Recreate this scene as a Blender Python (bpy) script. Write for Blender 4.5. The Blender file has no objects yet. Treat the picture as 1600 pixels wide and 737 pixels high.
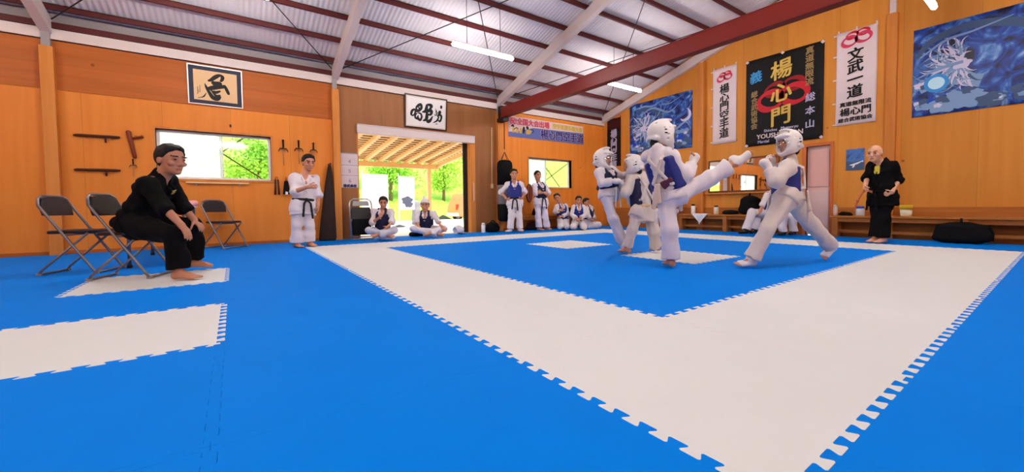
import bpy, bmesh, math, random
import numpy as np
from mathutils import Vector, Matrix, Euler
random.seed(7)
SC = bpy.context.scene
COL = SC.collection

# ------------------------------------------------------------------ camera
FPX, CX, CY = 623.47, 817.40, 345.28            # focal length and principal point for a 1600x737 frame
YAW, PITCH, ROLL = math.radians(54.065), math.radians(-2.1797), math.radians(-0.59015)
CAM = np.array([0.0, 0.0, 0.65])
_f = np.array([math.cos(YAW)*math.cos(PITCH), math.sin(YAW)*math.cos(PITCH), math.sin(PITCH)])
_r = np.array([math.sin(YAW), -math.cos(YAW), 0.0]); _u = np.cross(_r, _f)
VR = math.cos(ROLL)*_r + math.sin(ROLL)*_u
VU = -math.sin(ROLL)*_r + math.cos(ROLL)*_u
VF = _f
cam = bpy.data.cameras.new('camera'); camo = bpy.data.objects.new('camera', cam); COL.objects.link(camo)
camo.matrix_world = Matrix(((VR[0], VU[0], -VF[0], CAM[0]), (VR[1], VU[1], -VF[1], CAM[1]), (VR[2], VU[2], -VF[2], CAM[2]), (0, 0, 0, 1)))
cam.sensor_width = 36.0; cam.lens = 36.0*FPX/1600.0
cam.shift_x = (800-CX)/1600.0; cam.shift_y = -(368.5-CY)/1600.0
cam.clip_start = 0.05; cam.clip_end = 300
SC.camera = camo

# ------------------------------------------------------------------ light and exposure
SC.view_settings.view_transform = 'Standard'; SC.view_settings.look = 'None'
SC.view_settings.gamma = 1.0; SC.view_settings.use_curve_mapping = False
SC.view_settings.exposure = 0.0
w = bpy.data.worlds.new('sky'); SC.world = w; w.use_nodes = True
bg = w.node_tree.nodes['Background']; bg.inputs[0].default_value = (0.88, 0.95, 1.0, 1); bg.inputs[1].default_value = 3.2
sun = bpy.data.lights.new('sun', 'SUN'); sun.energy = 6.5; sun.angle = math.radians(3); sun.color = (1, 0.95, 0.85)
suno = bpy.data.objects.new('sun', sun); COL.objects.link(suno)
suno.rotation_euler = Vector((0.25, 0.55, -1.0)).to_track_quat('-Z', 'Y').to_euler()
LAMP_STRENGTH = 140.0
LAMP_COLOR = (1.0, 0.965, 0.92, 1)

# ------------------------------------------------------------------ helpers
def lin(c): return tuple(((v/255.0)/12.92 if v/255.0 <= 0.04045 else ((v/255.0+0.055)/1.055)**2.4) for v in c)
def at(px, py, depth):                       # the point seen at a pixel, at a distance along the view axis
    d = (px-CX)/FPX*VR - (py-CY)/FPX*VU + VF
    return CAM + d*depth
def on_ground(px, py, z=0.0):
    d = (px-CX)/FPX*VR - (py-CY)/FPX*VU + VF
    return CAM + d*((z-CAM[2])/d[2])
def V(*a): return np.array(a, float)
def unit(v): v = np.asarray(v, float); n = np.linalg.norm(v); return v/n if n > 1e-9 else v

MATS = {}
def mat(name, rgb, rough=0.6, metal=0.0, spec=0.3, var=0.0, vscale=8.0, bump=0.0, bscale=60.0, emit=None, strength=0.0, sheen=0.0):
    if name in MATS: return MATS[name]
    m = bpy.data.materials.new(name); m.use_nodes = True; nt = m.node_tree; b = nt.nodes['Principled BSDF']
    c = lin(rgb)
    b.inputs['Base Color'].default_value = (*c, 1); b.inputs['Roughness'].default_value = rough
    b.inputs['Metallic'].default_value = metal; b.inputs['Specular IOR Level'].default_value = spec
    if sheen: b.inputs['Sheen Weight'].default_value = sheen
    if emit: b.inputs['Emission Color'].default_value = emit; b.inputs['Emission Strength'].default_value = strength
    if var or bump:
        tc = nt.nodes.new('ShaderNodeTexCoord')
    if var:
        n = nt.nodes.new('ShaderNodeTexNoise'); n.inputs['Scale'].default_value = vscale; n.inputs['Detail'].default_value = 4
        nt.links.new(tc.outputs['Object'], n.inputs['Vector'])
        mx = nt.nodes.new('ShaderNodeMix'); mx.data_type = 'RGBA'
        mx.inputs[6].default_value = (*[v*(1-var) for v in c], 1); mx.inputs[7].default_value = (*[min(1, v*(1+var)) for v in c], 1)
        nt.links.new(n.outputs['Fac'], mx.inputs[0]); nt.links.new(mx.outputs[2], b.inputs['Base Color'])
    if bump:
        n = nt.nodes.new('ShaderNodeTexNoise'); n.inputs['Scale'].default_value = bscale; n.inputs['Detail'].default_value = 3
        nt.links.new(tc.outputs['Object'], n.inputs['Vector'])
        bp = nt.nodes.new('ShaderNodeBump'); bp.inputs['Strength'].default_value = bump; bp.inputs['Distance'].default_value = 0.02
        nt.links.new(n.outputs['Fac'], bp.inputs['Height']); nt.links.new(bp.outputs['Normal'], b.inputs['Normal'])
    MATS[name] = m; return m

def wood(name, ca, cb, grain='z', panel=0.91, pvar=0.12, rough=0.55, axis='x', seam=0.28, gs=1.0, knots=True):
    """plywood / boards: grain runs along one axis, panels follow each other along another"""
    if name in MATS: return MATS[name]
    m = bpy.data.materials.new(name); m.use_nodes = True; nt = m.node_tree; L = nt.links; b = nt.nodes['Principled BSDF']
    b.inputs['Roughness'].default_value = rough; b.inputs['Specular IOR Level'].default_value = 0.25
    g = nt.nodes.new('ShaderNodeTexCoord'); mp = nt.nodes.new('ShaderNodeMapping')
    L.new(g.outputs['Object'], mp.inputs['Vector'])
    sc = [7*gs, 7*gs, 7*gs]; sc['xyz'.index(grain)] = 0.5*gs; mp.inputs['Scale'].default_value = sc
    n = nt.nodes.new('ShaderNodeTexNoise'); n.inputs['Scale'].default_value = 1.0; n.inputs['Detail'].default_value = 5; n.inputs['Distortion'].default_value = 0.6
    L.new(mp.outputs[0], n.inputs['Vector'])
    mx = nt.nodes.new('ShaderNodeMix'); mx.data_type = 'RGBA'
    mx.inputs[6].default_value = (*lin(ca), 1); mx.inputs[7].default_value = (*lin(cb), 1)
    rp = nt.nodes.new('ShaderNodeMapRange'); rp.inputs[1].default_value = 0.3; rp.inputs[2].default_value = 0.7
    L.new(n.outputs['Fac'], rp.inputs[0]); L.new(rp.outputs[0], mx.inputs[0])
    out = mx.outputs[2]
    if panel:
        sx = nt.nodes.new('ShaderNodeSeparateXYZ'); L.new(g.outputs['Object'], sx.inputs[0])
        dv = nt.nodes.new('ShaderNodeMath'); dv.operation = 'DIVIDE'; dv.inputs[1].default_value = panel
        L.new(sx.outputs['XYZ'.index(axis.upper())], dv.inputs[0])
        fl = nt.nodes.new('ShaderNodeMath'); fl.operation = 'FLOOR'; L.new(dv.outputs[0], fl.inputs[0])
        wn = nt.nodes.new('ShaderNodeTexWhiteNoise'); wn.noise_dimensions = '1D'; L.new(fl.outputs[0], wn.inputs['W'])
        mr = nt.nodes.new('ShaderNodeMapRange'); mr.inputs[3].default_value = 1-pvar; mr.inputs[4].default_value = 1+pvar*0.6
        L.new(wn.outputs['Value'], mr.inputs[0])
        fr = nt.nodes.new('ShaderNodeMath'); fr.operation = 'FRACT'; L.new(dv.outputs[0], fr.inputs[0])
        lt = nt.nodes.new('ShaderNodeMath'); lt.operation = 'LESS_THAN'; lt.inputs[1].default_value = 0.006/panel; L.new(fr.outputs[0], lt.inputs[0])
        mu = nt.nodes.new('ShaderNodeMath'); mu.operation = 'MULTIPLY_ADD'; mu.inputs[1].default_value = -seam; mu.inputs[2].default_value = 1.0
        L.new(lt.outputs[0], mu.inputs[0])
        m2 = nt.nodes.new('ShaderNodeMath'); m2.operation = 'MULTIPLY'; L.new(mu.outputs[0], m2.inputs[0]); L.new(mr.outputs[0], m2.inputs[1])
        vm = nt.nodes.new('ShaderNodeVectorMath'); vm.operation = 'SCALE'; L.new(out, vm.inputs[0]); L.new(m2.outputs[0], vm.inputs['Scale'])
        out = vm.outputs[0]
    if knots:
        vo = nt.nodes.new('ShaderNodeTexVoronoi'); vo.inputs['Scale'].default_value = 1.6
        L.new(g.outputs['Object'], vo.inputs['Vector'])
        k = nt.nodes.new('ShaderNodeMapRange'); k.inputs[1].default_value = 0.02; k.inputs[2].default_value = 0.05; k.inputs[3].default_value = 0.45; k.inputs[4].default_value = 1.0
        L.new(vo.outputs['Distance'], k.inputs[0])
        vk = nt.nodes.new('ShaderNodeVectorMath'); vk.operation = 'SCALE'; L.new(out, vk.inputs[0]); L.new(k.outputs[0], vk.inputs['Scale'])
        out = vk.outputs[0]
    L.new(out, b.inputs['Base Color'])
    MATS[name] = m; return m

def glass(name, tint=(1, 1, 1), gloss=0.06, frost=0.0):
    if name in MATS: return MATS[name]
    m = bpy.data.materials.new(name); m.use_nodes = True; nt = m.node_tree; nt.nodes.clear(); L = nt.links
    o = nt.nodes.new('ShaderNodeOutputMaterial'); t = nt.nodes.new('ShaderNodeBsdfTransparent'); t.inputs[0].default_value = (*tint, 1)
    g = nt.nodes.new('ShaderNodeBsdfGlossy'); g.inputs['Roughness'].default_value = 0.05
    x = nt.nodes.new('ShaderNodeMixShader'); x.inputs[0].default_value = gloss
    L.new(t.outputs[0], x.inputs[1]); L.new(g.outputs[0], x.inputs[2]); last = x
    if frost:
        tr = nt.nodes.new('ShaderNodeBsdfTranslucent'); tr.inputs[0].default_value = (0.95, 0.97, 0.98, 1)
        y = nt.nodes.new('ShaderNodeMixShader'); y.inputs[0].default_value = frost
        L.new(x.outputs[0], y.inputs[1]); L.new(tr.outputs[0], y.inputs[2]); last = y
    L.new(last.outputs[0], o.inputs[0]); MATS[name] = m; return m

def tag(o, label=None, cat=None, group=None, kind=None):
    if label: o['label'] = label
    if cat: o['category'] = cat
    if group: o['group'] = group
    if kind: o['kind'] = kind
    return o
def thing(name, label, cat, loc=(0, 0, 0), rz=0.0, group=None, rot=None):
    o = bpy.data.objects.new(name, None); COL.objects.link(o); o.empty_display_size = 0.1
    o.location = loc; o.rotation_euler = rot if rot else (0, 0, rz)
    return tag(o, label, cat, group)
def link(name, me, m=None, parent=None, loc=None, kind=None):
    o = bpy.data.objects.new(name, me); COL.objects.link(o)
    if m is not None:
        for q in (m if isinstance(m, (list, tuple)) else [m]): me.materials.append(q)
    if parent is not None: o.parent = parent
    if loc is not None: o.location = loc
    if kind: o['kind'] = kind
    return o
def copy_tree(o, loc=None, rz=None, label=None, parent=None):
    c = o.copy(); COL.objects.link(c)
    if parent is not None: c.parent = parent
    if loc is not None: c.location = loc
    if rz is not None: c.rotation_euler = (0, 0, rz)
    if label: c['label'] = label
    for ch in list(o.children): copy_tree(ch, parent=c)
    return c

class MB:
    """collects boxes, bars, tubes, prisms and lathes, and links them as ONE mesh object"""
    def __init__(s): s.v = []; s.f = []; s.mi = []; s.cur = 0
    def _add(s, vs, fs):
        n = len(s.v); s.v += [tuple(float(q) for q in p) for p in vs]
        for f in fs: s.f.append([i+n for i in f]); s.mi.append(s.cur)
    def box(s, lo, hi):
        (a, b, c), (d, e, f) = lo, hi
        s._add([(a, b, c), (d, b, c), (d, e, c), (a, e, c), (a, b, f), (d, b, f), (d, e, f), (a, e, f)],
               [(0, 3, 2, 1), (4, 5, 6, 7), (0, 1, 5, 4), (1, 2, 6, 5), (2, 3, 7, 6), (3, 0, 4, 7)]); return s
    def bar(s, p0, p1, w, h, up=(0, 0, 1)):
        p0 = V(*p0); p1 = V(*p1); d = unit(p1-p0); u = V(*up); sd = np.cross(d, u)
        if np.linalg.norm(sd) < 1e-6: sd = np.cross(d, V(1, 0, 0))
        sd = unit(sd); u = np.cross(sd, d); vs = []
        for p in (p0, p1):
            for a, b in ((-1, -1), (1, -1), (1, 1), (-1, 1)): vs.append(p + sd*a*w/2 + u*b*h/2)
        s._add(vs, [(0, 1, 2, 3), (7, 6, 5, 4), (0, 4, 5, 1), (1, 5, 6, 2), (2, 6, 7, 3), (3, 7, 4, 0)]); return s
    def tube(s, pts, r, n=8, cap=True):
        pts = [V(*p) for p in pts]; rs = r if isinstance(r, (list, tuple)) else [r]*len(pts)
        prev = None; rings = []
        for i, p in enumerate(pts):
            d = unit(pts[min(i+1, len(pts)-1)] - pts[max(i-1, 0)])
            if prev is None:
                a = V(0, 0, 1) if abs(d[2]) < 0.9 else V(1, 0, 0)
                sd = unit(np.cross(d, a))
            else: sd = unit(prev - d*np.dot(prev, d))
            prev = sd; u = np.cross(sd, d)
            rings.append([p + rs[i]*(sd*math.cos(t)+u*math.sin(t)) for t in np.arange(n)*2*math.pi/n])
        vs = [q for rg in rings for q in rg]; fs = []
        for i in range(len(pts)-1):
            for k in range(n): fs.append((i*n+k, (i*n+(k+1) % n), (i+1)*n+(k+1) % n, (i+1)*n+k))
        if cap: fs.append(tuple(range(n))); fs.append(tuple(reversed(range((len(pts)-1)*n, len(pts)*n))))
        s._add(vs, fs); return s
    def lathe(s, prof, c=(0, 0, 0), n=20, sx=1, sy=1):
        vs = []; fs = []
        for r, z in prof:
            for k in range(n):
                t = 2*math.pi*k/n; vs.append((c[0]+r*sx*math.cos(t), c[1]+r*sy*math.sin(t), c[2]+z))
        for i in range(len(prof)-1):
            for k in range(n): fs.append((i*n+k, i*n+(k+1) % n, (i+1)*n+(k+1) % n, (i+1)*n+k))
        fs.append(tuple(reversed(range(n)))); fs.append(tuple(range((len(prof)-1)*n, len(prof)*n)))
        s._add(vs, fs); return s
    def ball(s, c, r, n=12, rows=8):
        r = r if isinstance(r, (tuple, list)) else (r, r, r); prof = []
        vs = []; fs = []
        for i in range(rows+1):
            p = math.pi*i/rows - math.pi/2; cr = max(math.cos(p), 0.02)
            for k in range(n):
                t = 2*math.pi*k/n; vs.append((c[0]+r[0]*cr*math.cos(t), c[1]+r[1]*cr*math.sin(t), c[2]+r[2]*math.sin(p)))
        for i in range(rows):
            for k in range(n): fs.append((i*n+k, i*n+(k+1) % n, (i+1)*n+(k+1) % n, (i+1)*n+k))
        fs.append(tuple(reversed(range(n)))); fs.append(tuple(range(rows*n, (rows+1)*n)))
        s._add(vs, fs); return s
    def plate(s, poly, y0, y1):
        """polygon given in (x, z), thickness from y0 (front) to y1 (back)"""
        n = len(poly); vs = [(x, y0, z) for x, z in poly]+[(x, y1, z) for x, z in poly]
        fs = [tuple(range(n)), tuple(reversed(range(n, 2*n)))]+[(i, n+i, n+(i+1) % n, (i+1) % n) for i in range(n)]
        s._add(vs, fs); return s
    def prism(s, poly, z0, z1):
        n = len(poly); vs = [(x, y, z0) for x, y in poly]+[(x, y, z1) for x, y in poly]
        fs = [tuple(reversed(range(n))), tuple(range(n, 2*n))]+[(i, (i+1) % n, n+(i+1) % n, n+i) for i in range(n)]
        s._add(vs, fs); return s
    def stroke(s, pts, y0, th=0.002, sub=5):
        """brush stroke in the x-z plane: (x, z, width) points, smoothed, tapering"""
        P = np.array(pts, float); Q = []
        for i in range(len(P)-1):
            a, b, c, d = P[max(i-1, 0)], P[i], P[i+1], P[min(i+2, len(P)-1)]
            for t in np.arange(sub)/sub:
                Q.append(0.5*((2*b)+(c-a)*t+(2*a-5*b+4*c-d)*t*t+(3*b-a-3*c+d)*t**3))
        Q.append(P[-1]); Q = np.array(Q); n = len(Q)
        T = np.gradient(Q[:, :2], axis=0); T /= np.maximum(np.linalg.norm(T, axis=1, keepdims=True), 1e-9)
        N = np.stack([-T[:, 1], T[:, 0]], 1); hw = np.maximum(Q[:, 2], 0.0005)[:, None]/2
        A = Q[:, :2]+N*hw; B = Q[:, :2]-N*hw
        vs = [(p[0], y0, p[1]) for p in A]+[(p[0], y0, p[1]) for p in B]+[(p[0], y0+th, p[1]) for p in A]+[(p[0], y0+th, p[1]) for p in B]
        fs = []
        for i in range(n-1):
            fs += [(i, i+1, n+i+1, n+i), (2*n+i+1, 2*n+i, 3*n+i, 3*n+i+1), (i+1, i, 2*n+i, 2*n+i+1), (n+i, n+i+1, 3*n+i+1, 3*n+i)]
        fs += [(0, n, 3*n, 2*n), (n-1, 3*n-1, 4*n-1, 2*n-1)]
        s._add(vs, fs); return s
    def build(s, name, m, parent=None, smooth=False, bevel=0.0, loc=None, kind=None, fix=True):
        me = bpy.data.meshes.new(name); me.from_pydata(s.v, [], s.f); 
        if fix:
            bm = bmesh.new(); bm.from_mesh(me); bmesh.ops.recalc_face_normals(bm, faces=bm.faces); bm.to_mesh(me); bm.free()
        for p, i in zip(me.polygons, s.mi): p.material_index = i; p.use_smooth = smooth
        o = link(name, me, m, parent, loc, kind)
        if bevel:
            b = o.modifiers.new('bevel', 'BEVEL'); b.width = bevel; b.segments = 2; b.limit_method = 'ANGLE'; b.angle_limit = math.radians(40)
        return o

def text(name, body, x, z, size, m, parent, y=-0.012, shear=0.0, bold=0.0, sx=1.0, th=0.003, spacing=1.0):
    """lettering standing in the local x-z plane, facing local -y, centred at (x, z)"""
    cu = bpy.data.curves.new(name, 'FONT'); cu.body = body; cu.size = size; cu.align_x = 'CENTER'; cu.align_y = 'CENTER'
    cu.space_line = spacing; cu.extrude = th/2; cu.resolution_u = 3
    o = bpy.data.objects.new('tmp', cu); COL.objects.link(o)
    dg = bpy.context.evaluated_depsgraph_get(); me = bpy.data.meshes.new_from_object(o.evaluated_get(dg))
    bpy.data.objects.remove(o); bpy.data.curves.remove(cu)
    n = len(me.vertices); co = np.empty(n*3, np.float32); me.vertices.foreach_get('co', co); co = co.reshape(-1, 3)
    co[:, :2] -= (co[:, :2].max(0)+co[:, :2].min(0))/2
    F = [tuple(p.vertices) for p in me.polygons]; bpy.data.meshes.remove(me)
    vs = []; fs = []; e = bold*1.0
    for i, (dx, dz) in enumerate([(0, 0)]+([(e, e*.4), (-e, -e*.4), (e*.3, -e*.7), (-e*.3, e*.7)] if bold else [])):
        c = np.stack([x+dx+co[:, 0]*sx, y-co[:, 2]-.0002*i, z+dz+co[:, 1]+shear*co[:, 0]], 1)
        vs += c.tolist(); fs += [tuple(q+i*n for q in f) for f in F]
    me = bpy.data.meshes.new(name); me.from_pydata(vs, [], fs)
    return link(name, me, m, parent)

# ------------------------------------------------------------------ implicit shapes (figures, cloth, soft goods)
class Soft:
    """a union of rounded shapes, turned into one continuous surface"""
    def __init__(s): s.ops = []
    def _b(s, pts, r):
        p = np.array(pts); return p.min(0)-r, p.max(0)+r
    def cap(s, a, b, ra, rb, k=0.02, op='add', cut=None):
        a = np.asarray(a, float); b = np.asarray(b, float); ba = b-a; q = max(float(ba@ba), 1e-9)
        def fn(X, Y, Z):
            px, py, pz = X-a[0], Y-a[1], Z-a[2]
            t = np.clip((px*ba[0]+py*ba[1]+pz*ba[2])/q, 0, 1)
            d = np.sqrt((px-ba[0]*t)**2+(py-ba[1]*t)**2+(pz-ba[2]*t)**2)-(ra+(rb-ra)*t)
            if cut is not None:
                for c, n in cut: d = np.maximum(d, (X-c[0])*n[0]+(Y-c[1])*n[1]+(Z-c[2])*n[2])
            return d
        lo, hi = s._b([a, b], max(ra, rb)); s.ops.append((op, fn, lo, hi, k)); return s
    def ecap(s, a, b, wa, wb, side, k=0.02, op='add', cut=None, shell=None, endr=None):
        """tapered tube with an elliptical section: wa, wb = (half width along side, half depth)"""
        a = np.asarray(a, float); b = np.asarray(b, float); ax = b-a; L = np.linalg.norm(ax); ax = ax/L
        sd = np.asarray(side, float); sd = unit(sd-ax*(sd@ax)); nr = np.cross(ax, sd)
        er = endr if endr else min(wa[1], wb[1])*0.7
        def fn(X, Y, Z):
            px, py, pz = X-a[0], Y-a[1], Z-a[2]
            h = px*ax[0]+py*ax[1]+pz*ax[2]; u = px*sd[0]+py*sd[1]+pz*sd[2]; v = px*nr[0]+py*nr[1]+pz*nr[2]
            t = np.clip(h/L, 0, 1); ru = wa[0]+(wb[0]-wa[0])*t; rv = wa[1]+(wb[1]-wa[1])*t
            ov = (h-np.clip(h, 0, L))/er
            d = (np.sqrt((u/ru)**2+(v/rv)**2+ov**2)-1)*np.minimum(ru, rv)
            if cut is not None:
                for c, n in cut: d = np.maximum(d, (X-c[0])*n[0]+(Y-c[1])*n[1]+(Z-c[2])*n[2])
            return d
        lo, hi = s._b([a, b], max(wa[0], wb[0], wa[1], wb[1], er)); s.ops.append((op, fn, lo, hi, k)); return s
    def ell(s, c, r, R=None, k=0.02, op='add', cut=None):
        """R rows are the local axes"""
        c = np.asarray(c, float); R = np.eye(3) if R is None else np.array(R); m = min(r)
        def fn(X, Y, Z):
            p = (X-c[0], Y-c[1], Z-c[2]); d = 0
            for i in range(3): d = d+((p[0]*R[i][0]+p[1]*R[i][1]+p[2]*R[i][2])/r[i])**2
            d = (np.sqrt(d)-1)*m
            if cut is not None:
                for cc, n in cut: d = np.maximum(d, (X-cc[0])*n[0]+(Y-cc[1])*n[1]+(Z-cc[2])*n[2])
            return d
        s.ops.append((op, fn, c-max(r), c+max(r), k)); return s
    def mesh(s, h, fold=0.0, fscale=1.0, seed=0, planes=None):
        adds = [o for o in s.ops if o[0] == 'add']
        lo = np.min([o[2] for o in adds], 0)-4*h-0.02; hi = np.max([o[3] for o in adds], 0)+4*h+0.02
        n = np.ceil((hi-lo)/h).astype(int)+1; d = np.full(n, 9.0, np.float32)
        ax = [lo[i]+h*np.arange(n[i]) for i in range(3)]
        for op, fn, l, u, k in s.ops:
            pad = max(0.04, k+3*h)
            i0 = np.clip(np.floor((l-pad-lo)/h).astype(int), 0, n-1); i1 = np.clip(np.ceil((u+pad-lo)/h).astype(int)+1, 1, n)
            sl = tuple(slice(i0[i], i1[i]) for i in range(3))
            X = ax[0][sl[0]][:, None, None]; Y = ax[1][sl[1]][None, :, None]; Z = ax[2][sl[2]][None, None, :]
            v = fn(X, Y, Z).astype(np.float32); D = d[sl]
            if op == 'add':
                if k > 0:
                    q = np.maximum(k-np.abs(D-v), 0)/k; d[sl] = np.minimum(D, v)-q*q*k*0.25
                else: d[sl] = np.minimum(D, v)
            else: d[sl] = np.maximum(D, -v)
        if planes:
            X = ax[0][:, None, None]; Y = ax[1][None, :, None]; Z = ax[2][None, None, :]
            for c, nn in planes: d = np.maximum(d, ((X-c[0])*nn[0]+(Y-c[1])*nn[1]+(Z-c[2])*nn[2]).astype(np.float32))
        if fold:
            m = np.abs(d) < fold*2.5+2*h; I = np.nonzero(m)
            p = np.stack([ax[i][I[i]] for i in range(3)], 1)*fscale; rs = np.random.RandomState(seed)
            a = 0
            for j in range(5):
                kv = rs.normal(size=3)*(16+9*j); kv[2] *= 0.55; kw = rs.normal(size=3)*9
                a = a+np.sin(p@kv+rs.rand()*6+1.6*np.sin(p@kw+rs.rand()*6))/(1+0.35*j)
            d[I] -= (fold*(a/2.4)).astype(np.float32)
        return nets(d, lo, h)

def nets(d, lo, h):
    s = d < 0; a = s[:-1, :-1, :-1]; cnt = np.zeros(a.shape, np.int8)
    C = [(i, j, k) for i in (0, 1) for j in (0, 1) for k in (0, 1)]; N = d.shape
    for i, j, k in C: cnt += s[i:N[0]-1+i, j:N[1]-1+j, k:N[2]-1+k]
    act = (cnt > 0) & (cnt < 8); I = np.array(np.nonzero(act)).T; nv = len(I)
    vid = np.full(act.shape, -1, np.int32); vid[tuple(I.T)] = np.arange(nv)
    pos = np.zeros((nv, 3), np.float32); num = np.zeros(nv, np.float32)
    for c0 in C:
        for axn in range(3):
            if c0[axn]: continue
            c1 = list(c0); c1[axn] = 1
            A = d[tuple((I+c0).T)]; B = d[tuple((I+c1).T)]; x = (A < 0) != (B < 0)
            t = np.where(x, A/np.where(A-B == 0, 1, A-B), 0)
            p = np.tile(np.array(c0, np.float32), (nv, 1)); p[:, axn] = t
            pos += p*x[:, None]; num += x
    pos = (pos/np.maximum(num, 1)[:, None]+I)*h+lo
    F = []
    for axn in range(3):
        b, c = (axn+1) % 3, (axn+2) % 3
        sl0 = [slice(1, -1)]*3; sl1 = [slice(1, -1)]*3; sl0[axn] = slice(0, -1); sl1[axn] = slice(1, None)
        A = s[tuple(sl0)]; B = s[tuple(sl1)]; E = np.array(np.nonzero(A != B)).T
        if not len(E): continue
        off = np.ones(3, int); off[axn] = 0; E0 = E+off; ins = A[tuple(E.T)]
        def cell(db, dc):
            q = E0.copy(); q[:, b] += db; q[:, c] += dc; return vid[tuple(q.T)]
        q = np.stack([cell(-1, -1), cell(0, -1), cell(0, 0), cell(-1, 0)], 1)
        q[~ins] = q[~ins][:, ::-1]; F.append(q)
    return pos, np.concatenate(F)

def soft_obj(name, pf, m, parent=None, origin=(0, 0, 0), relax=1):
    pos, F = pf; pos = pos-np.asarray(origin, np.float32)
    for _ in range(relax):
        acc = np.zeros_like(pos); cn = np.zeros(len(pos), np.float32)
        for a, b in ((0, 1), (1, 2), (2, 3), (3, 0)):
            np.add.at(acc, F[:, a], pos[F[:, b]]); np.add.at(acc, F[:, b], pos[F[:, a]])
            np.add.at(cn, F[:, a], 1); np.add.at(cn, F[:, b], 1)
        pos = 0.5*pos+0.5*acc/np.maximum(cn, 1)[:, None]
    me = bpy.data.meshes.new(name)
    me.vertices.add(len(pos)); me.vertices.foreach_set('co', pos.astype(np.float32).ravel())
    me.loops.add(F.size); me.loops.foreach_set('vertex_index', F.astype(np.int32).ravel())
    me.polygons.add(len(F)); me.polygons.foreach_set('loop_start', np.arange(0, F.size, 4, dtype=np.int32))
    me.polygons.foreach_set('loop_total', np.full(len(F), 4, np.int32))
    me.polygons.foreach_set('use_smooth', np.ones(len(F), bool)); me.update(calc_edges=True); me.validate()
    return link(name, me, m, parent)

# ------------------------------------------------------------------ materials
ply_left = wood('plywood_orange', (234, 140, 52), (224, 128, 42), 'z', 0.91, 0.10, axis='x')
ply_mid = wood('plywood_brown', (158, 102, 60), (144, 90, 50), 'z', 0.91, 0.10, axis='x')
ply_right = wood('plywood_gold', (222, 146, 58), (212, 134, 48), 'z', 0.91, 0.08, axis='y')
board = wood('board_dark', (186, 98, 36), (172, 88, 28), 'x', 0.14, 0.06, axis='z', seam=0.15)
timber = wood('timber', (216, 138, 62), (196, 114, 44), 'z', 0, knots=True)
timber_out = wood('timber_pale', (240, 204, 146), (232, 190, 126), 'y', 0, knots=False)
bench_wood = wood('bench_wood', (190, 118, 52), (162, 92, 36), 'y', 0, knots=False)
steel_white = mat('painted_steel', (214, 196, 190), 0.45, var=0.04, vscale=2)
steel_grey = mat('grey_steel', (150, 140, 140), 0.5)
purlin_red = mat('purlin_red', (86, 27, 27), 0.55)
beam_red = mat('beam_red', (124, 34, 26), 0.45, var=0.08, vscale=3)
sheet = mat('galvanised_sheet', (222, 212, 214), 0.5, metal=0.0, spec=0.4, var=0.06, vscale=1.3)
dark = mat('dark_metal', (38, 30, 30), 0.5)
blackm = mat('black_cloth', (14, 13, 15), 0.85, spec=0.15)
chrome = mat('chrome', (190, 188, 190), 0.28, metal=0.9)
tube_grey = mat('grey_tube', (128, 122, 124), 0.35, metal=0.7)
vinyl = mat('dark_vinyl', (40, 32, 34), 0.45)
alu = mat('window_aluminium', (240, 228, 222), 0.4)
blue_eva = mat('blue_foam', (0, 126, 230), 0.65, spec=0.025, var=0.06, vscale=3)
white_eva = mat('white_foam', (221, 221, 220), 0.7, spec=0.08, var=0.025, vscale=4)
white_p = mat('white_plastic', (232, 228, 224), 0.45)
paper = mat('paper', (226, 214, 206), 0.7)
ink = mat('black_ink', (16, 14, 16), 0.6)
slab_m = wood('sub_floor', (120, 84, 52), (100, 68, 40), 'x', 0.3, 0.1, axis='y', knots=False)
mirror_m = mat('mirror_glass', (230, 224, 216), 0.02, metal=1.0)
clear = glass('clear_glass', (0.96, 0.98, 0.97)); frosted = glass('frosted_glass', (0.9, 0.95, 0.95), 0.04, 0.42)

# ------------------------------------------------------------------ the room
YA, XB, YS, XW = 8.85, 9.6, -6.85, -6.0      # inner faces of the walls
RIDGE = 1.0
def zr(y, off=3.43): return off + 0.295*(YA-y) if y >= RIDGE else off + 0.295*(YA-RIDGE) - 0.295*(RIDGE-y)

b = MB(); b.box((XW-.15, YS-.15, -.2), (XB+.15, YA+.15, -.025)); b.build('floor', slab_m, kind='structure')

WIN1, WIN2 = (-1.0, 0.6), (6.62, 8.22); WZ = (1.165, 1.985); DOOR = (2.13, 4.93); DZ = 2.34
b = MB(); y0, y1, zt = YA, YA+.15, 3.5
for x0, x1, z0, z1, c in ((XW-.15, WIN1[0], -.2, zt, 0), (WIN1[0], WIN1[1], -.2, WZ[0], 0), (WIN1[0], WIN1[1], WZ[1], zt, 0), (WIN1[1], 1.72, -.2, zt, 0),
                       (1.72, DOOR[0], -.2, zt, 1), (DOOR[0], DOOR[1], DZ, zt, 1), (DOOR[1], 5.63, -.2, zt, 1),
                       (5.63, WIN2[0], -.2, zt, 0), (WIN2[0], WIN2[1], -.2, WZ[0], 0), (WIN2[0], WIN2[1], WZ[1], zt, 0), (WIN2[1], XB+.15, -.2, zt, 0)):
    b.cur = c; b.box((x0, y0, z0), (x1, y1, z1))
b.build('wall_left', [ply_left, ply_mid], kind='structure')
b = MB(); b.box((XW, YA-.012, 2.43), (1.66, YA-.001, 3.14)); b.build('trim_1', board, kind='structure')

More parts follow.
